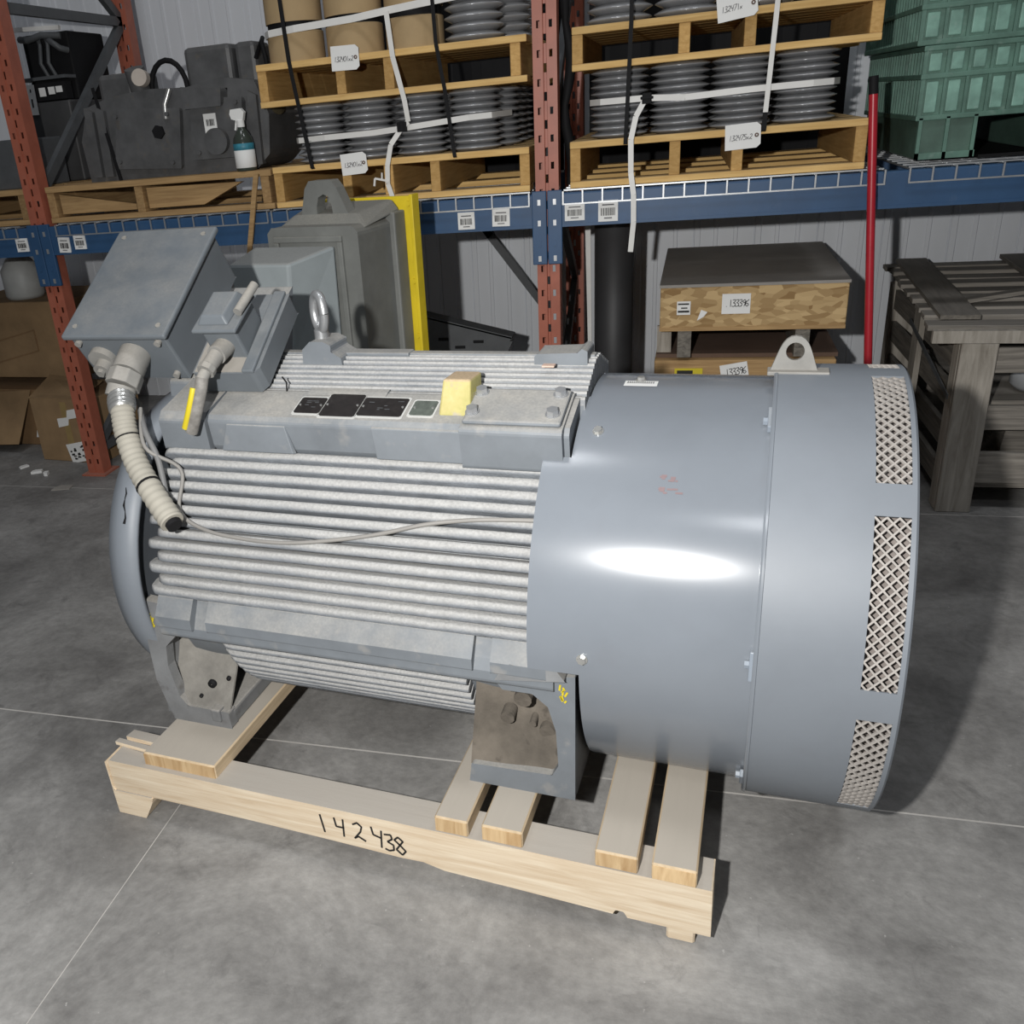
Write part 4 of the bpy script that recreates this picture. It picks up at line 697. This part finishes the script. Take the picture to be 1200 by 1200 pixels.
# name plate shelf
put('nameplate_shelf', mb().prism([(-0.238, 0.325), (-0.252, 0.345), (-0.262, 0.408), (-0.252, 0.422), (-0.150, 0.452), (-0.115, 0.452), (-0.10, 0.35)], 0, -1.02, -0.165), M_CAST, MO, bevel=0.005)
def onshelf(s, f): return Vector((s, -0.252+0.102*f, 0.422+0.030*f))
SN = Vector((0, -0.030, 0.102)).normalized()
def plate(s0, s1, f0, f1, m, name, off=0.002, cut=0.004):
    q = mb(); o = [onshelf(s0, f0), onshelf(s1, f0), onshelf(s1, f1), onshelf(s0, f1)]
    c = Vector((cut, 0, 0)); dv = (o[3]-o[0]).normalized()*cut
    poly = [o[0]+c, o[1]-c, o[1]+dv, o[2]-dv, o[2]-c, o[3]+c, o[3]-dv, o[0]+dv]
    n = 8; q.add([p+SN*0.0002 for p in poly]+[p+SN*off for p in poly], [tuple(range(8, 16)), tuple(range(8))[::-1]]+[(i, (i+1) % n, n+(i+1) % n, n+i) for i in range(n)]); return put(name, q, m, MO)
M_EDGE = mat('pale_plate_edge', (0.55, 0.55, 0.53), 0.5)
for i, (a, b_, f0, f1, m) in enumerate(((-0.803, -0.738, 0.16, 0.74, M_PLATE), (-0.735, -0.648, 0.08, 0.90, M_PLATE), (-0.645, -0.538, 0.14, 0.80, M_PLATE), (-0.522, -0.468, 0.22, 0.74, M_PLATEG))):
    plate(a-0.004, b_+0.004, f0-0.06, f1+0.06, M_EDGE, 'plate_rim', 0.0014); pl_ = plate(a, b_, f0, f1, m, 'nameplate', 0.003)
    q = mb(); rn = random.Random(i)
    for k in range(7 if i in (0, 2) else 0):
        s = rn.uniform(a+0.008, b_-0.02); f_ = rn.uniform(f0+0.1, f1-0.1); p = onshelf(s, f_)+SN*0.0032; q.bar(p, p+Vector((rn.uniform(.006, .016), 0, 0)), 0.002, 0.0006, SN)
    if q.v: put('plate_print', q, M_GREYB, pl_)
    for s in (a+0.006, b_-0.006): put('plate_screw', mb().cyl(onshelf(s, (f0+f1)/2), onshelf(s, (f0+f1)/2)+SN*0.0045, 0.003, 8), M_STEEL, pl_)
put('shelf_flap', mb().hexa([(-0.99, -0.255, 0.335), (-0.795, -0.255, 0.335), (-0.80, -0.266, 0.338), (-0.99, -0.266, 0.338), (-0.97, -0.258, 0.405), (-0.815, -0.258, 0.405), (-0.815, -0.264, 0.402), (-0.97, -0.264, 0.402)]), M_CAST, MO, bevel=0.002)
put('shelf_flap', mb().hexa([(-0.59, -0.255, 0.335), (-0.38, -0.255, 0.335), (-0.38, -0.268, 0.338), (-0.59, -0.268, 0.338), (-0.60, -0.258, 0.412), (-0.38, -0.258, 0.412), (-0.38, -0.266, 0.408), (-0.60, -0.266, 0.408)]), M_CAST, MO, bevel=0.002)
put('crown_plate', mb().prism([(-0.165, 0.449), (-0.150, 0.455), (-0.135, 0.458), (-0.135, 0.450)], 0, -0.80, -0.60), M_CAST, MO)
put('sprayed_lug', mb().hexa([(-0.455, -0.225, 0.428), (-0.383, -0.225, 0.428), (-0.383, -0.13, 0.45), (-0.455, -0.13, 0.45), (-0.450, -0.195, 0.502), (-0.388, -0.195, 0.502), (-0.385, -0.12, 0.500), (-0.447, -0.12, 0.500)]), M_YSPRAY, MO, bevel=0.005, label='lug sprayed yellow')
# bolted cover at the shroud end
cv = put('cover_box', mb().prism([(-0.245, 0.318), (-0.268, 0.330), (-0.282, 0.415), (-0.276, 0.424), (-0.145, 0.462), (-0.10, 0.45), (-0.10, 0.35)], 0, -0.392, -0.176), M_CAST, MO, bevel=0.006)
cvn = Vector((0, -0.038, 0.131)).normalized(); cvo = lambda s, f, h: Vector((s, -0.276+0.131*f, 0.424+0.038*f))+cvn*h
q = mb(); cp_ = [cvo(s, f, h) for h in (0.001, 0.012) for s, f in ((-0.388, 0.04), (-0.180, 0.04), (-0.180, 0.97), (-0.388, 0.97))]; q.hexa(cp_); lid = put('cover_lid', q, M_CAST, cv, bevel=0.006)
for s, f in ((-0.370, 0.82), (-0.372, 0.28), (-0.200, 0.82), (-0.202, 0.28)): put('bolt', mb().cyl(cvo(s, f, 0.012), cvo(s, f, 0.0145), 0.0155, 16).hexbolt(cvo(s, f, 0.0145), cvn, 0.0125, 0.011), M_GALV, cv)
put('wire_stub', mb().tube([(-0.86, -0.15, 0.452), (-0.855, -0.155, 0.475), (-0.862, -0.16, 0.49)], 0.002, 6), M_BLACK, MO)
# ledge below the fins
led = [(-0.385, 0.0), (-0.400, 0.004), (-0.424, -0.038), (-0.436, -0.062), (-0.438, -0.088), (-0.425, -0.098), (-0.34, -0.14), (-0.34, -0.04)]
put('foot_ledge', mb().prism(led, 0, -1.14, S0+0.05), M_CAST, MO, bevel=0.006)
put('ledge_pad', mb().prism([(-0.400, 0.012), (-0.418, 0.012), (-0.447, -0.032), (-0.448, -0.062), (-0.43, -0.062)], 0, -1.14, -1.040), M_CAST, MO, bevel=0.004)
put('ledge_pad', mb().prism([(-0.400, 0.012), (-0.416, 0.012), (-0.446, -0.032), (-0.447, -0.060), (-0.43, -0.060)], 0, -0.998, -0.338), M_CAST, MO, bevel=0.004)
put('ledge_pad', mb().prism([(-0.400, 0.012), (-0.416, 0.012), (-0.446, -0.032), (-0.447, -0.060), (-0.43, -0.060)], 0, -0.298, -0.18), M_CAST, MO, bevel=0.004)
put('foot_ledge', mb().prism([(-v, h) for v, h in led], 0, -1.14, S0+0.05), M_CAST, MO, bevel=0.006)
# feet
def foot(sg, left):
    V = lambda v: -sg*v                                          # v given for the near side (negative)
    m = M_FOOT if sg < 0 else M_CAST
    if left: pl = [(-1.186, -HA), (-1.218, -0.26), (-1.220, -0.15), (-1.205, -0.02), (-1.10, -0.03), (-1.085, -0.105), (-1.13, -0.115), (-1.165, -0.15), (-1.172, -0.21), (-1.155, -0.30), (-1.135, -0.325), (-1.014, -0.325), (-1.010, -HA)]
    else: pl = [(-0.126, -HA), (-0.124, -0.055), (-0.30, -0.085), (-0.28, -0.112), (-0.215, -0.112), (-0.182, -0.14), (-0.166, -0.20), (-0.162, -0.29), (-0.176, -0.318), (-0.36, -0.325), (-0.367, -HA)]
    fr = 0.402 if left else 0.424
    a0, a1 = sorted((V(-fr), V(-fr+0.03)))
    f_ = put('foot', mb().prism(pl, 1, a0, a1), M_CAST if not left else m, MO, bevel=0.005)
    s0, s1 = (-1.184, -1.012) if left else (-0.365, -0.128)
    w0, w1 = (-1.218, -1.180) if left else (-0.160, -0.126)
    b0, b1 = sorted((V(-fr+0.02), V(-0.16)))
    put('foot_base', mb().box(s0, s1, b0, b1, -HA, -HA+0.045), m, f_, bevel=0.006)
    wp = [(V(-fr+0.02), -0.05), (V(-fr+0.02), -HA), (V(-0.18), -HA), (V(-0.20), -0.32), (V(-0.32), -0.20), (V(-0.36), -0.05)]
    put('foot_web', mb().prism(wp, 0, w0, w1), m, f_, bevel=0.004)
    # dished, dirt-caked hollow behind the front plate
    q = mb(); N_ = 12; pts = []
    for i in range(N_+1):
        for j in range(N_+1):
            u, w_ = i/N_, j/N_; s_ = (w1-0.01 if left else s0)+u*((s1-0.004) - (w1-0.01) if left else (w0+0.01)-s0)
            h = -0.335+w_*0.25; dish = math.sin(pi*min(1, 0.15+0.85*u) if not left else pi*min(1, 0.15+0.7*(1-u)))
            d = 0.012+0.10*w_**1.2+0.025*dish*math.sin(pi*w_)
            if left: d += 0.06*u*w_
            pts.append((s_, V(-fr+d), h+0.006*math.sin(5*u+3*w_)))
    fs = [(i*(N_+1)+j, (i+1)*(N_+1)+j, (i+1)*(N_+1)+j+1, i*(N_+1)+j+1) for i in range(N_) for j in range(N_) if not (left and j > 7 and i > 6)]
    q.add(pts, fs, True); put('foot_hollow', q, M_DIRTP if left else M_DIRT, f_, solid=0.006)
    return f_
M_DIRTP = mat('pale_caked_dust', (0.24, 0.228, 0.205), 0.95, var=0.35, scale=8, bump=0.4, spots=0.2, spotcol=(0.14, 0.12, 0.10))
f_ = foot(-1, True)
put('bolt_hole', mb().lathe([(0.002, 0.0), (0.011, 0.0), (0.012, 0.008)], 1, 14, c=(-1.078, -0.365, -0.275)).lathe([(0.001, 0.0), (0.006, 0.0), (0.007, 0.006)], 1, 12, c=(-1.035, -0.348, -0.262)).lathe([(0.001, 0.0), (0.005, 0.0), (0.006, 0.006)], 1, 12, c=(-1.105, -0.382, -0.305)), M_BLACK, f_); put('foot_lug', mb().box(-1.062, -1.036, -0.410, -0.375, -0.355, -0.318), M_FOOT, f_, bevel=0.004)
def chalk(s0, h0, y):
    q = mb(); rn = random.Random(int(abs(s0)*1000))
    for k in range(9): ss_ = s0+rn.uniform(-.007, .007); hh = h0+rn.uniform(-.018, .018); q.bar((ss_, y, hh), (ss_+rn.uniform(-.006, .006), y, hh+rn.uniform(.004, .014)), 0.004, 0.0012, (0, -1, 0))
    return q
put('chalk_mark', chalk(-1.192, -0.085, -0.4045), M_TAPE, f_); foot(1, True)
f_ = foot(-1, False)
for s_, z, rr in ((-0.285, -0.215, 0.016), (-0.228, -0.222, 0.008), (-0.197, -0.240, 0.018), (-0.245, -0.150, 0.020)): put('bolt_head', mb().cyl((s_, -0.345, z), (s_, -0.378-0.2*(z+0.22), z-0.004), rr, 12), M_DIRT, f_, bevel=0.002)
put('chalk_mark', chalk(-0.150, -0.105, -0.4255), M_TAPE, f_); put('web_cap', mb().prism([(-0.29, -0.075), (-0.275, -0.045), (-0.255, -0.030), (-0.215, -0.038), (-0.205, -0.045), (-0.195, -0.015), (-0.168, -0.018), (-0.140, -0.056)], 1, -0.446, -0.40), M_FOOT, f_, bevel=0.005)
foot(1, False)
# drive end shield and shaft
put('end_shield', mb().lathe([(0.05, -1.215), (0.385, -1.215), (0.405, -1.20), (0.410, -1.190), (0.425, -1.188), (0.424, -1.245), (0.405, -1.285), (0.36, -1.305), (0.25, -1.312), (0.12, -1.315), (0.12, -1.33), (0.05, -1.33)], 0, 72), M_COVER, MO)
put('shaft', mb().cyl((-1.30, 0, 0), (-1.43, 0, 0), 0.055, 24), M_STEEL, MO)
put('scratch', mb().tube([pol(-1.235+0.003*math.sin(i*1.7)+0.002*i, 37-i*2.0, 0.4255) for i in range(7)], 0.0025, 5, radii=[0.0008, 0.002, 0.001, 0.0028, 0.001, 0.0022, 0.0035]), M_BLACK, MO)
# smooth shroud (stepped edge at the frame end)
q = mb(); n = 180; ths = [-180+360*k/n for k in range(n+1)]
def st(th):
    tt = th if abs(th) <= 90 else (180-th if th > 0 else -180-th)
    if tt > 53: return -0.160 if tt < 78 else -0.152
    if tt < -3: return -0.112
    return S0
ss = [S0, -0.160, -0.152, -0.112, 0.0, 0.1, S1]
for k in range(n):
    t0_, t1_ = ths[k], ths[k+1]; s_ = st((t0_+t1_)/2)
    for sa, sb2 in zip(ss, ss[1:]):
        if sa < s_-1e-4: continue
        q.add([pol(sa, t0_, R1), pol(sb2, t0_, R1), pol(sb2, t1_, R1), pol(sa, t1_, R1)], [(0, 1, 2, 3)], True)
def welded(mbb, name):
    me = bpy.data.meshes.new(name); me.from_pydata([tuple(p) for p in mbb.v], [], mbb.f); me.polygons.foreach_set('use_smooth', mbb.sm)
    bm = bmesh.new(); bm.from_mesh(me); bmesh.ops.remove_doubles(bm, verts=bm.verts, dist=1e-5); bmesh.ops.recalc_face_normals(bm, faces=bm.faces); bm.to_mesh(me); bm.free(); return me
put('shroud', welded(q, 'shroud'), M_SHEET, MO, solid=0.004)
# fan cover with windows
WN = [(87.0-45*i, 49.5-45*i) for i in range(8)]
def inwin(th): return any(b2 < th < a2 or b2 < th-360 < a2 or b2 < th+360 < a2 for a2, b2 in WN)
q = mb(); n = 240; SS = [S1, 0.27, 0.33, 0.386, 0.443, S2-0.004, S2]; RR = [R2]*6+[R2-0.004]
for k in range(n):
    t0_, t1_ = 1.5*k, 1.5*(k+1)
    for j in range(6):
        if j == 3 and inwin((t0_+t1_)/2): continue
        q.add([pol(SS[j], t0_, RR[j]), pol(SS[j+1], t0_, RR[j+1]), pol(SS[j+1], t1_, RR[j+1]), pol(SS[j], t1_, RR[j])], [(0, 1, 2, 3)], True)
fc = put('fan_cover', welded(q, 'fan_cover'), M_COVER, MO, solid=0.004)
put('cover_end', mb().lathe([(R2-0.004, S2-0.003), (R2-0.02, S2+0.001), (0.30, S2+0.001), (0.30, S2-0.02), (0.02, S2-0.02)], 0, 72, sharp=True), M_SHEET, fc)
put('fan_chamber', mb().lathe([(R2-0.030, S1+0.01), (R2-0.030, S2-0.006)], 0, 96), M_MESHB, fc)
put('seam_lip', mb().lathe([(R1-0.004, S1-0.003), (R2+0.001, S1-0.003), (R2+0.003, S1), (R2+0.003, S1+0.004), (R2, S1+0.005)], 0, 120, sharp=True), M_SHEET, fc)
q0 = MB(AX); A, B = WN[0]; arc = rad(A-B)*R2; wdt = 0.443-0.386; cw, chh = 0.0195, 0.0215
def mp_(u, w): th = A-math.degrees(w/R2); return pol(0.386+u, th, R2-0.003)
for fam in (1, -1):
    c = -wdt*chh/cw-chh
    while c < arc+wdt*chh/cw+chh:
        # line w = c + fam*(u)*(chh/cw), clipped to the window
        pts = []
        for i in range(13):
            u = wdt*i/12; w_ = c+fam*u*chh/cw
            if -0.002 <= w_ <= arc+0.002: pts.append((u, w_))
        for (ua, wa), (ub, wb) in zip(pts[::3], pts[3::3]+([pts[-1]] if len(pts) > 1 and (len(pts)-1) % 3 else [])):
            p, p2 = mp_(ua, wa), mp_(ub, wb); nrm = Vector((0, p.y, p.z)).normalized(); q0.bar(p, p2, 0.0034, 0.0045, (nrm+Vector((0, 0, 0.5))).normalized())
        c += chh
gm = me_of(MB().add([AX.inverted() @ p for p in q0.v], q0.f), 'mesh_grille')
for i in range(8):
    o = put('mesh_grille', gm, M_MESH, fc, loc=(0, 0, HA)); o.rotation_euler = (rad(45*i), 0, 0)
# lifting plate, bolts and sticker on the shroud
lp = mb(); hole = [(0.245+0.0175*math.cos(2*pi*k/20), 0.519+0.0185*math.sin(2*pi*k/20)) for k in range(20)]
def outer(a):
    dx, dz = math.cos(a), math.sin(a); best = None
    poly = [(0.200, 0.478), (0.290, 0.478), (0.274, 0.525), (0.266, 0.541), (0.255, 0.549), (0.245, 0.551), (0.235, 0.549), (0.224, 0.541), (0.216, 0.525)]
    for (x1, z1), (x2, z2) in zip(poly, poly[1:]+poly[:1]):
        ex, ez = x2-x1, z2-z1; den = dx*ez-dz*ex
        if abs(den) < 1e-9: continue
        t_ = ((x1-0.245)*ez-(z1-0.519)*ex)/den; u_ = ((x1-0.245)*dz-(z1-0.519)*dx)/den
        if t_ > 0 and -1e-6 <= u_ <= 1+1e-6 and (best is None or t_ < best): best = t_
    return (0.245+dx*best, 0.519+dz*best)
AN = sorted([2*pi*k/20 for k in range(20)]+[math.atan2(0.478-0.519, 0.200-0.245) % (2*pi), math.atan2(0.478-0.519, 0.290-0.245) % (2*pi)])
for k in range(len(AN)):
    a1, a2 = AN[k], AN[(k+1) % len(AN)]
    h1, h2 = [(0.245+0.0175*math.cos(t_), 0.519+0.0185*math.sin(t_)) for t_ in (a1, a2)]; o1, o2 = outer(a1), outer(a2)
    lp.hexa([(h1[0], -0.005, h1[1]), (o1[0], -0.005, o1[1]), (o2[0], -0.005, o2[1]), (h2[0], -0.005, h2[1]), (h1[0], 0.005, h1[1]), (o1[0], 0.005, o1[1]), (o2[0], 0.005, o2[1]), (h2[0], 0.005, h2[1])])
lug = put('lifting_lug', lp, M_DUSTM, fc, label='pale lifting plate with a round hole'); put('lug_pad', mb().box(0.195, 0.312, -0.022, 0.018, 0.472, 0.4805), M_DUSTM, lug, bevel=0.002)
for s, th in ((-0.117, 62.9), (-0.105, 1.0), (-0.06, 90)): p = pol(s, th, R1); nn = Vector((0, p.y, p.z)); put('bolt', mb().cyl(p, p+nn.normalized()*0.0025, 0.0115, 16).hexbolt(p+nn.normalized()*0.0025, nn, 0.0085, 0.007), M_STEEL, MO)
q = mb()
for i in range(4):
    a1, a2 = 85.2+1.1*i, 85.2+1.1*(i+1); q.add([pol(-0.092, a1, R1+0.001), pol(-0.022, a1, R1+0.001), pol(-0.022, a2, R1+0.001), pol(-0.092, a2, R1+0.001)], [(0, 1, 2, 3)])
stk = put('asset_sticker', q, M_PAPER, MO, label='white barcode sticker'); q = mb(); x = -0.086
while x < -0.03: q.add([pol(x, 87.2, R1+0.0016), pol(x+0.002, 87.2, R1+0.0016), pol(x+0.002, 88.8, R1+0.0016), pol(x, 88.8, R1+0.0016)], [(0, 1, 2, 3)]); x += 0.0045
put('barcode', q, M_INK, stk)
for th in (68, 6, -38):                                   # latches on the seam
    p = pol(S1-0.004, th, R1+0.003); nn = Vector((0, p.y, p.z)).normalized(); tt = Vector((0, -nn.z, nn.y))
    q = mb(); q.bar(p+nn*0.008-tt*0.03, p+nn*0.008+tt*0.03, 0.010, 0.016, nn); lt = put('latch', q, M_PAINT, MO, bevel=0.002); put('latch_bolt', mb().cyl(p+Vector((-0.002, 0, 0))+nn*0.004, p+Vector((-0.013, 0, 0))+nn*0.004, 0.008, 6, smooth=False), M_PAINT, lt)
q = mb()
for i in range(16):
    s = 0.03+random.uniform(-.015, .02); th = random.choice((49.5, 46)) + random.uniform(-0.9, 0.9); p = pol(s, th, R1+0.0006); q.bar(p, p+Vector((random.uniform(.004, .014), 0, 0)), 0.004, 0.0004, (0, p.y, p.z))
put('rust_scuff', q, mat('rust_scuff', (0.20, 0.145, 0.15), 0.8), MO)

# terminal box (tilted towards the viewer)
TB = AX @ Matrix.Translation((-1.302, -0.2, 0.595)) @ Matrix.Rotation(rad(2.0), 4, 'Z') @ Matrix.Rotation(rad(33), 4, 'X')      # lid plane: x along motor, y up the slope, z out of lid
tw, tl, td = 0.305, 0.39, 0.165
def tmb(): return MB(TB)
tb = put('terminal_box', tmb().prism([(-tw/2+0.012, 0.012), (tw/2-0.012, 0.012), (tw/2-0.012, tl-0.012), (-tw/2+0.012, tl-0.012)], 2, -td, -0.012), M_BOXP, MO, bevel=0.006)
put('box_lid', tmb().box(-tw/2, tw/2, 0.0, tl, -0.016, 0.0), M_BOXP, tb, bevel=0.006, segs=3)
for x, y in ((-tw/2+0.03, 0.035), (tw/2-0.03, 0.035), (-tw/2+0.03, tl-0.03), (tw/2-0.03, tl-0.03)): put('lid_screw', tmb().cyl((x, y, -0.002), (x, y, 0.0025), 0.007, 10).box(x-0.007, x+0.007, y-0.001, y+0.001, 0.0025, 0.0032), M_DUSTM, tb)
for x, z in ((-tw/2+0.035, -0.03), (tw/2-0.035, -0.03), (-tw/2+0.045, -td+0.02), (tw/2-0.04, -td+0.02)): put('bolt', tmb().cyl((x, 0.013, z), (x, 0.0, z), 0.009, 10), M_DUSTM, tb)
gl = put('cable_gland', tmb().cyl((0.025, 0.014, -0.075), (0.025, -0.05, -0.080), 0.040, 24).cyl((0.025, -0.05, -0.080), (0.022, -0.085, -0.088), 0.044, 8, smooth=False).cyl((0.022, -0.085, -0.088), (0.018, -0.11, -0.10), 0.036, 20), M_DUSTM, tb, bevel=0.003)
put('blank_plug', tmb().cyl((-0.075, 0.014, -0.085), (-0.075, -0.006, -0.085), 0.036, 20).cyl((-0.070, -0.006, -0.095), (-0.070, -0.030, -0.095), 0.022, 20).hexbolt((-0.070, -0.030, -0.095), (0, -1, 0), 0.012, 0.010), M_DUSTM, tb, bevel=0.003)
put('drip_edge', tmb().tube([(-tw/2+0.03, 0.02, -td+0.01), (-0.09, 0.0, -td-0.012), (-0.05, -0.02, -td-0.03), (-0.005, -0.05, -td-0.035), (0.02, -0.085, -td-0.02)], 0.008, 8), M_DUSTM, tb)
put('box_bracket', mb().prism([(-0.10, 0.36), (0.16, 0.36), (0.24, 0.63), (-0.09, 0.452)], 0, -1.235, -1.02), M_CAST, MO, bevel=0.006)
put('bracket_pad', mb().prism([(-0.255, 0.33), (-0.262, 0.405), (-0.245, 0.425), (-0.09, 0.462), (-0.05, 0.40), (-0.10, 0.34)], 0, -1.16, -1.03), M_CAST, MO, bevel=0.006)
put('mount_bolt', mb().cyl((-1.055, -0.25, 0.41), (-1.055, -0.262, 0.415), 0.012, 12), M_CAST, MO)
# flexible conduit
ga = TB @ Vector((0.018, -0.10, -0.098)); ga = AX.inverted() @ ga
kp = [ga, Vector((-1.250, -0.275, 0.432)), Vector((-1.228, -0.305, 0.385)), Vector((-1.183, -0.345, 0.325)), Vector((-1.112, -0.395, 0.272)), Vector((-1.040, -0.437, 0.222))]
def spline(P, m):
    out = []
    for i in range(len(P)-1):
        p0, p1, p2, p3 = P[max(i-1, 0)], P[i], P[i+1], P[min(i+2, len(P)-1)]
        for k in range(m):
            t = k/m; out.append(0.5*((2*p1)+(p2-p0)*t+(2*p0-5*p1+4*p2-p3)*t*t+(3*p1-p0-3*p2+p3)*t**3))
    return out+[P[-1]]
cs = spline(kp, 22)
cd = put('conduit', mb().tube(cs, 0.03, 16, radii=[0.0275+(0.0018 if k % 4 < 2 else 0) for k in range(len(cs))]), M_BEIGE, MO, label='beige ribbed flexible conduit'); 
put('conduit_ferrule', mb().tube(cs[8:24], 0.033, 18, radii=[0.030, 0.034, 0.034, 0.031, 0.031, 0.0345, 0.0345, 0.031, 0.031, 0.034, 0.034, 0.031, 0.033, 0.033, 0.031, 0.029]), M_STEEL, cd)
for k in (48, 82): put('conduit_tie', mb().tube(cs[k:k+2], 0.0305, 16), M_BLACK, cd)
put('cut_end', mb().tube([cs[-1], cs[-1]+(cs[-1]-cs[-3]).normalized()*0.012], 0.019, 12), M_BLACK, cd)
# thin cables
cab = [Vector((-1.215, -0.25, 0.43)), Vector((-1.16, -0.33, 0.36)), pol(-1.085, 44, 0.432), pol(-1.066, 31, 0.430)]+[pol(s, th, 0.4265) for s, th in ((-0.995, 25.6), (-0.879, 23.8), (-0.768, 24.0), (-0.643, 26.5), (-0.544, 29.4), (-0.449, 33.0), (-0.339, 35.4), (-0.217, 36.5))]
put('thin_cable', mb().tube(spline(cab, 8), 0.0048, 8), mat('grey_cable', (0.24, 0.23, 0.215), 0.6), MO)
put('thin_cable', mb().tube(spline([Vector((-1.225, -0.24, 0.42)), Vector((-1.175, -0.30, 0.39)), Vector((-1.13, -0.33, 0.33)), Vector((-1.10, -0.365, 0.26))], 8), 0.0075, 8), mat('dark_grey_cable', (0.17, 0.17, 0.17), 0.5), MO)
# receptacle box right of the terminal box
RB = AX @ Matrix.Translation((-0.99, -0.2, 0.507)) @ Matrix.Rotation(rad(2.0), 4, 'Z') @ Matrix.Rotation(rad(33), 4, 'X')
def rmb(): return MB(RB)
rb = put('junction_base', rmb().prism([(-0.09, 0.0), (0.072, 0.0), (0.085, 0.02), (0.085, 0.26), (-0.09, 0.26)], 2, -0.065, 0.0), M_BOXP, MO, bevel=0.006)
put('base_rim', rmb().box(0.045, 0.076, 0.0, 0.262, 0.0, 0.010), M_BOXP, rb, bevel=0.003)
put('base_dust', rmb().box(-0.085, 0.044, 0.004, 0.12, 0.0, 0.0015), mat('dust_film', (0.30, 0.28, 0.25), 0.95, var=0.15), rb)
put('receptacle', rmb().prism([(-0.045, 0.05), (0.045, 0.05), (0.040, 0.17), (-0.040, 0.17)], 2, 0.0, 0.085), M_BOXP, rb, bevel=0.006)
RL = RB @ Matrix.Translation((0, 0.035, 0.095)) @ Matrix.Rotation(rad(-6), 4, 'X')
put('receptacle_lid', MB(RL).hexa([(-0.058, 0.0, 0.0), (0.058, 0.0, 0.0), (0.058, 0.13, 0.0), (-0.058, 0.13, 0.0), (-0.058, 0.0, 0.010), (0.058, 0.0, 0.010), (0.058, 0.13, 0.010), (-0.058, 0.13, 0.010)]).hexa([(-0.048, 0.018, 0.010), (0.034, 0.018, 0.010), (0.040, 0.124, 0.010), (-0.048, 0.124, 0.010), (-0.036, 0.030, 0.030), (0.022, 0.030, 0.030), (0.028, 0.114, 0.034), (-0.036, 0.114, 0.034)]), M_BOXP, rb, bevel=0.004)
put('hinge_pin', MB(RL).cyl((0.050, 0.05, 0.022), (0.062, 0.14, 0.030), 0.011, 14), M_DUSTM, rb)
put('receptacle_gland', rmb().cyl((0.0, 0.055, 0.040), (-0.004, 0.01, 0.052), 0.024, 18).cyl((-0.004, 0.01, 0.052), (-0.008, -0.03, 0.056), 0.019, 18).cyl((-0.008, -0.03, 0.056), (-0.010, -0.045, 0.056), 0.022, 8, smooth=False).cyl((-0.010, -0.045, 0.056), (-0.014, -0.068, 0.053), 0.014, 14), M_DUSTM, rb, bevel=0.002)
ca = AX.inverted() @ (RB @ Vector((-0.013, -0.062, 0.054)))
cp2 = [ca, ca+Vector((-0.004, -0.012, -0.03)), ca+Vector((-0.020, -0.018, -0.075)), ca+Vector((-0.045, -0.014, -0.125))]
put('cut_cable', mb().tube(spline(cp2, 8), 0.0155, 14), mat('grey_woven_cable', (0.21, 0.20, 0.185), 0.7, var=0.3, scale=60), MO, label='short cut cable end')
yl = [p+Vector((-0.012, -0.011, 0.003)) for p in spline(cp2, 8)][6:23]
put('yellow_marker', mb().tube(yl, 0.008, 8), M_TAPE, MO, label='yellow cable marker')
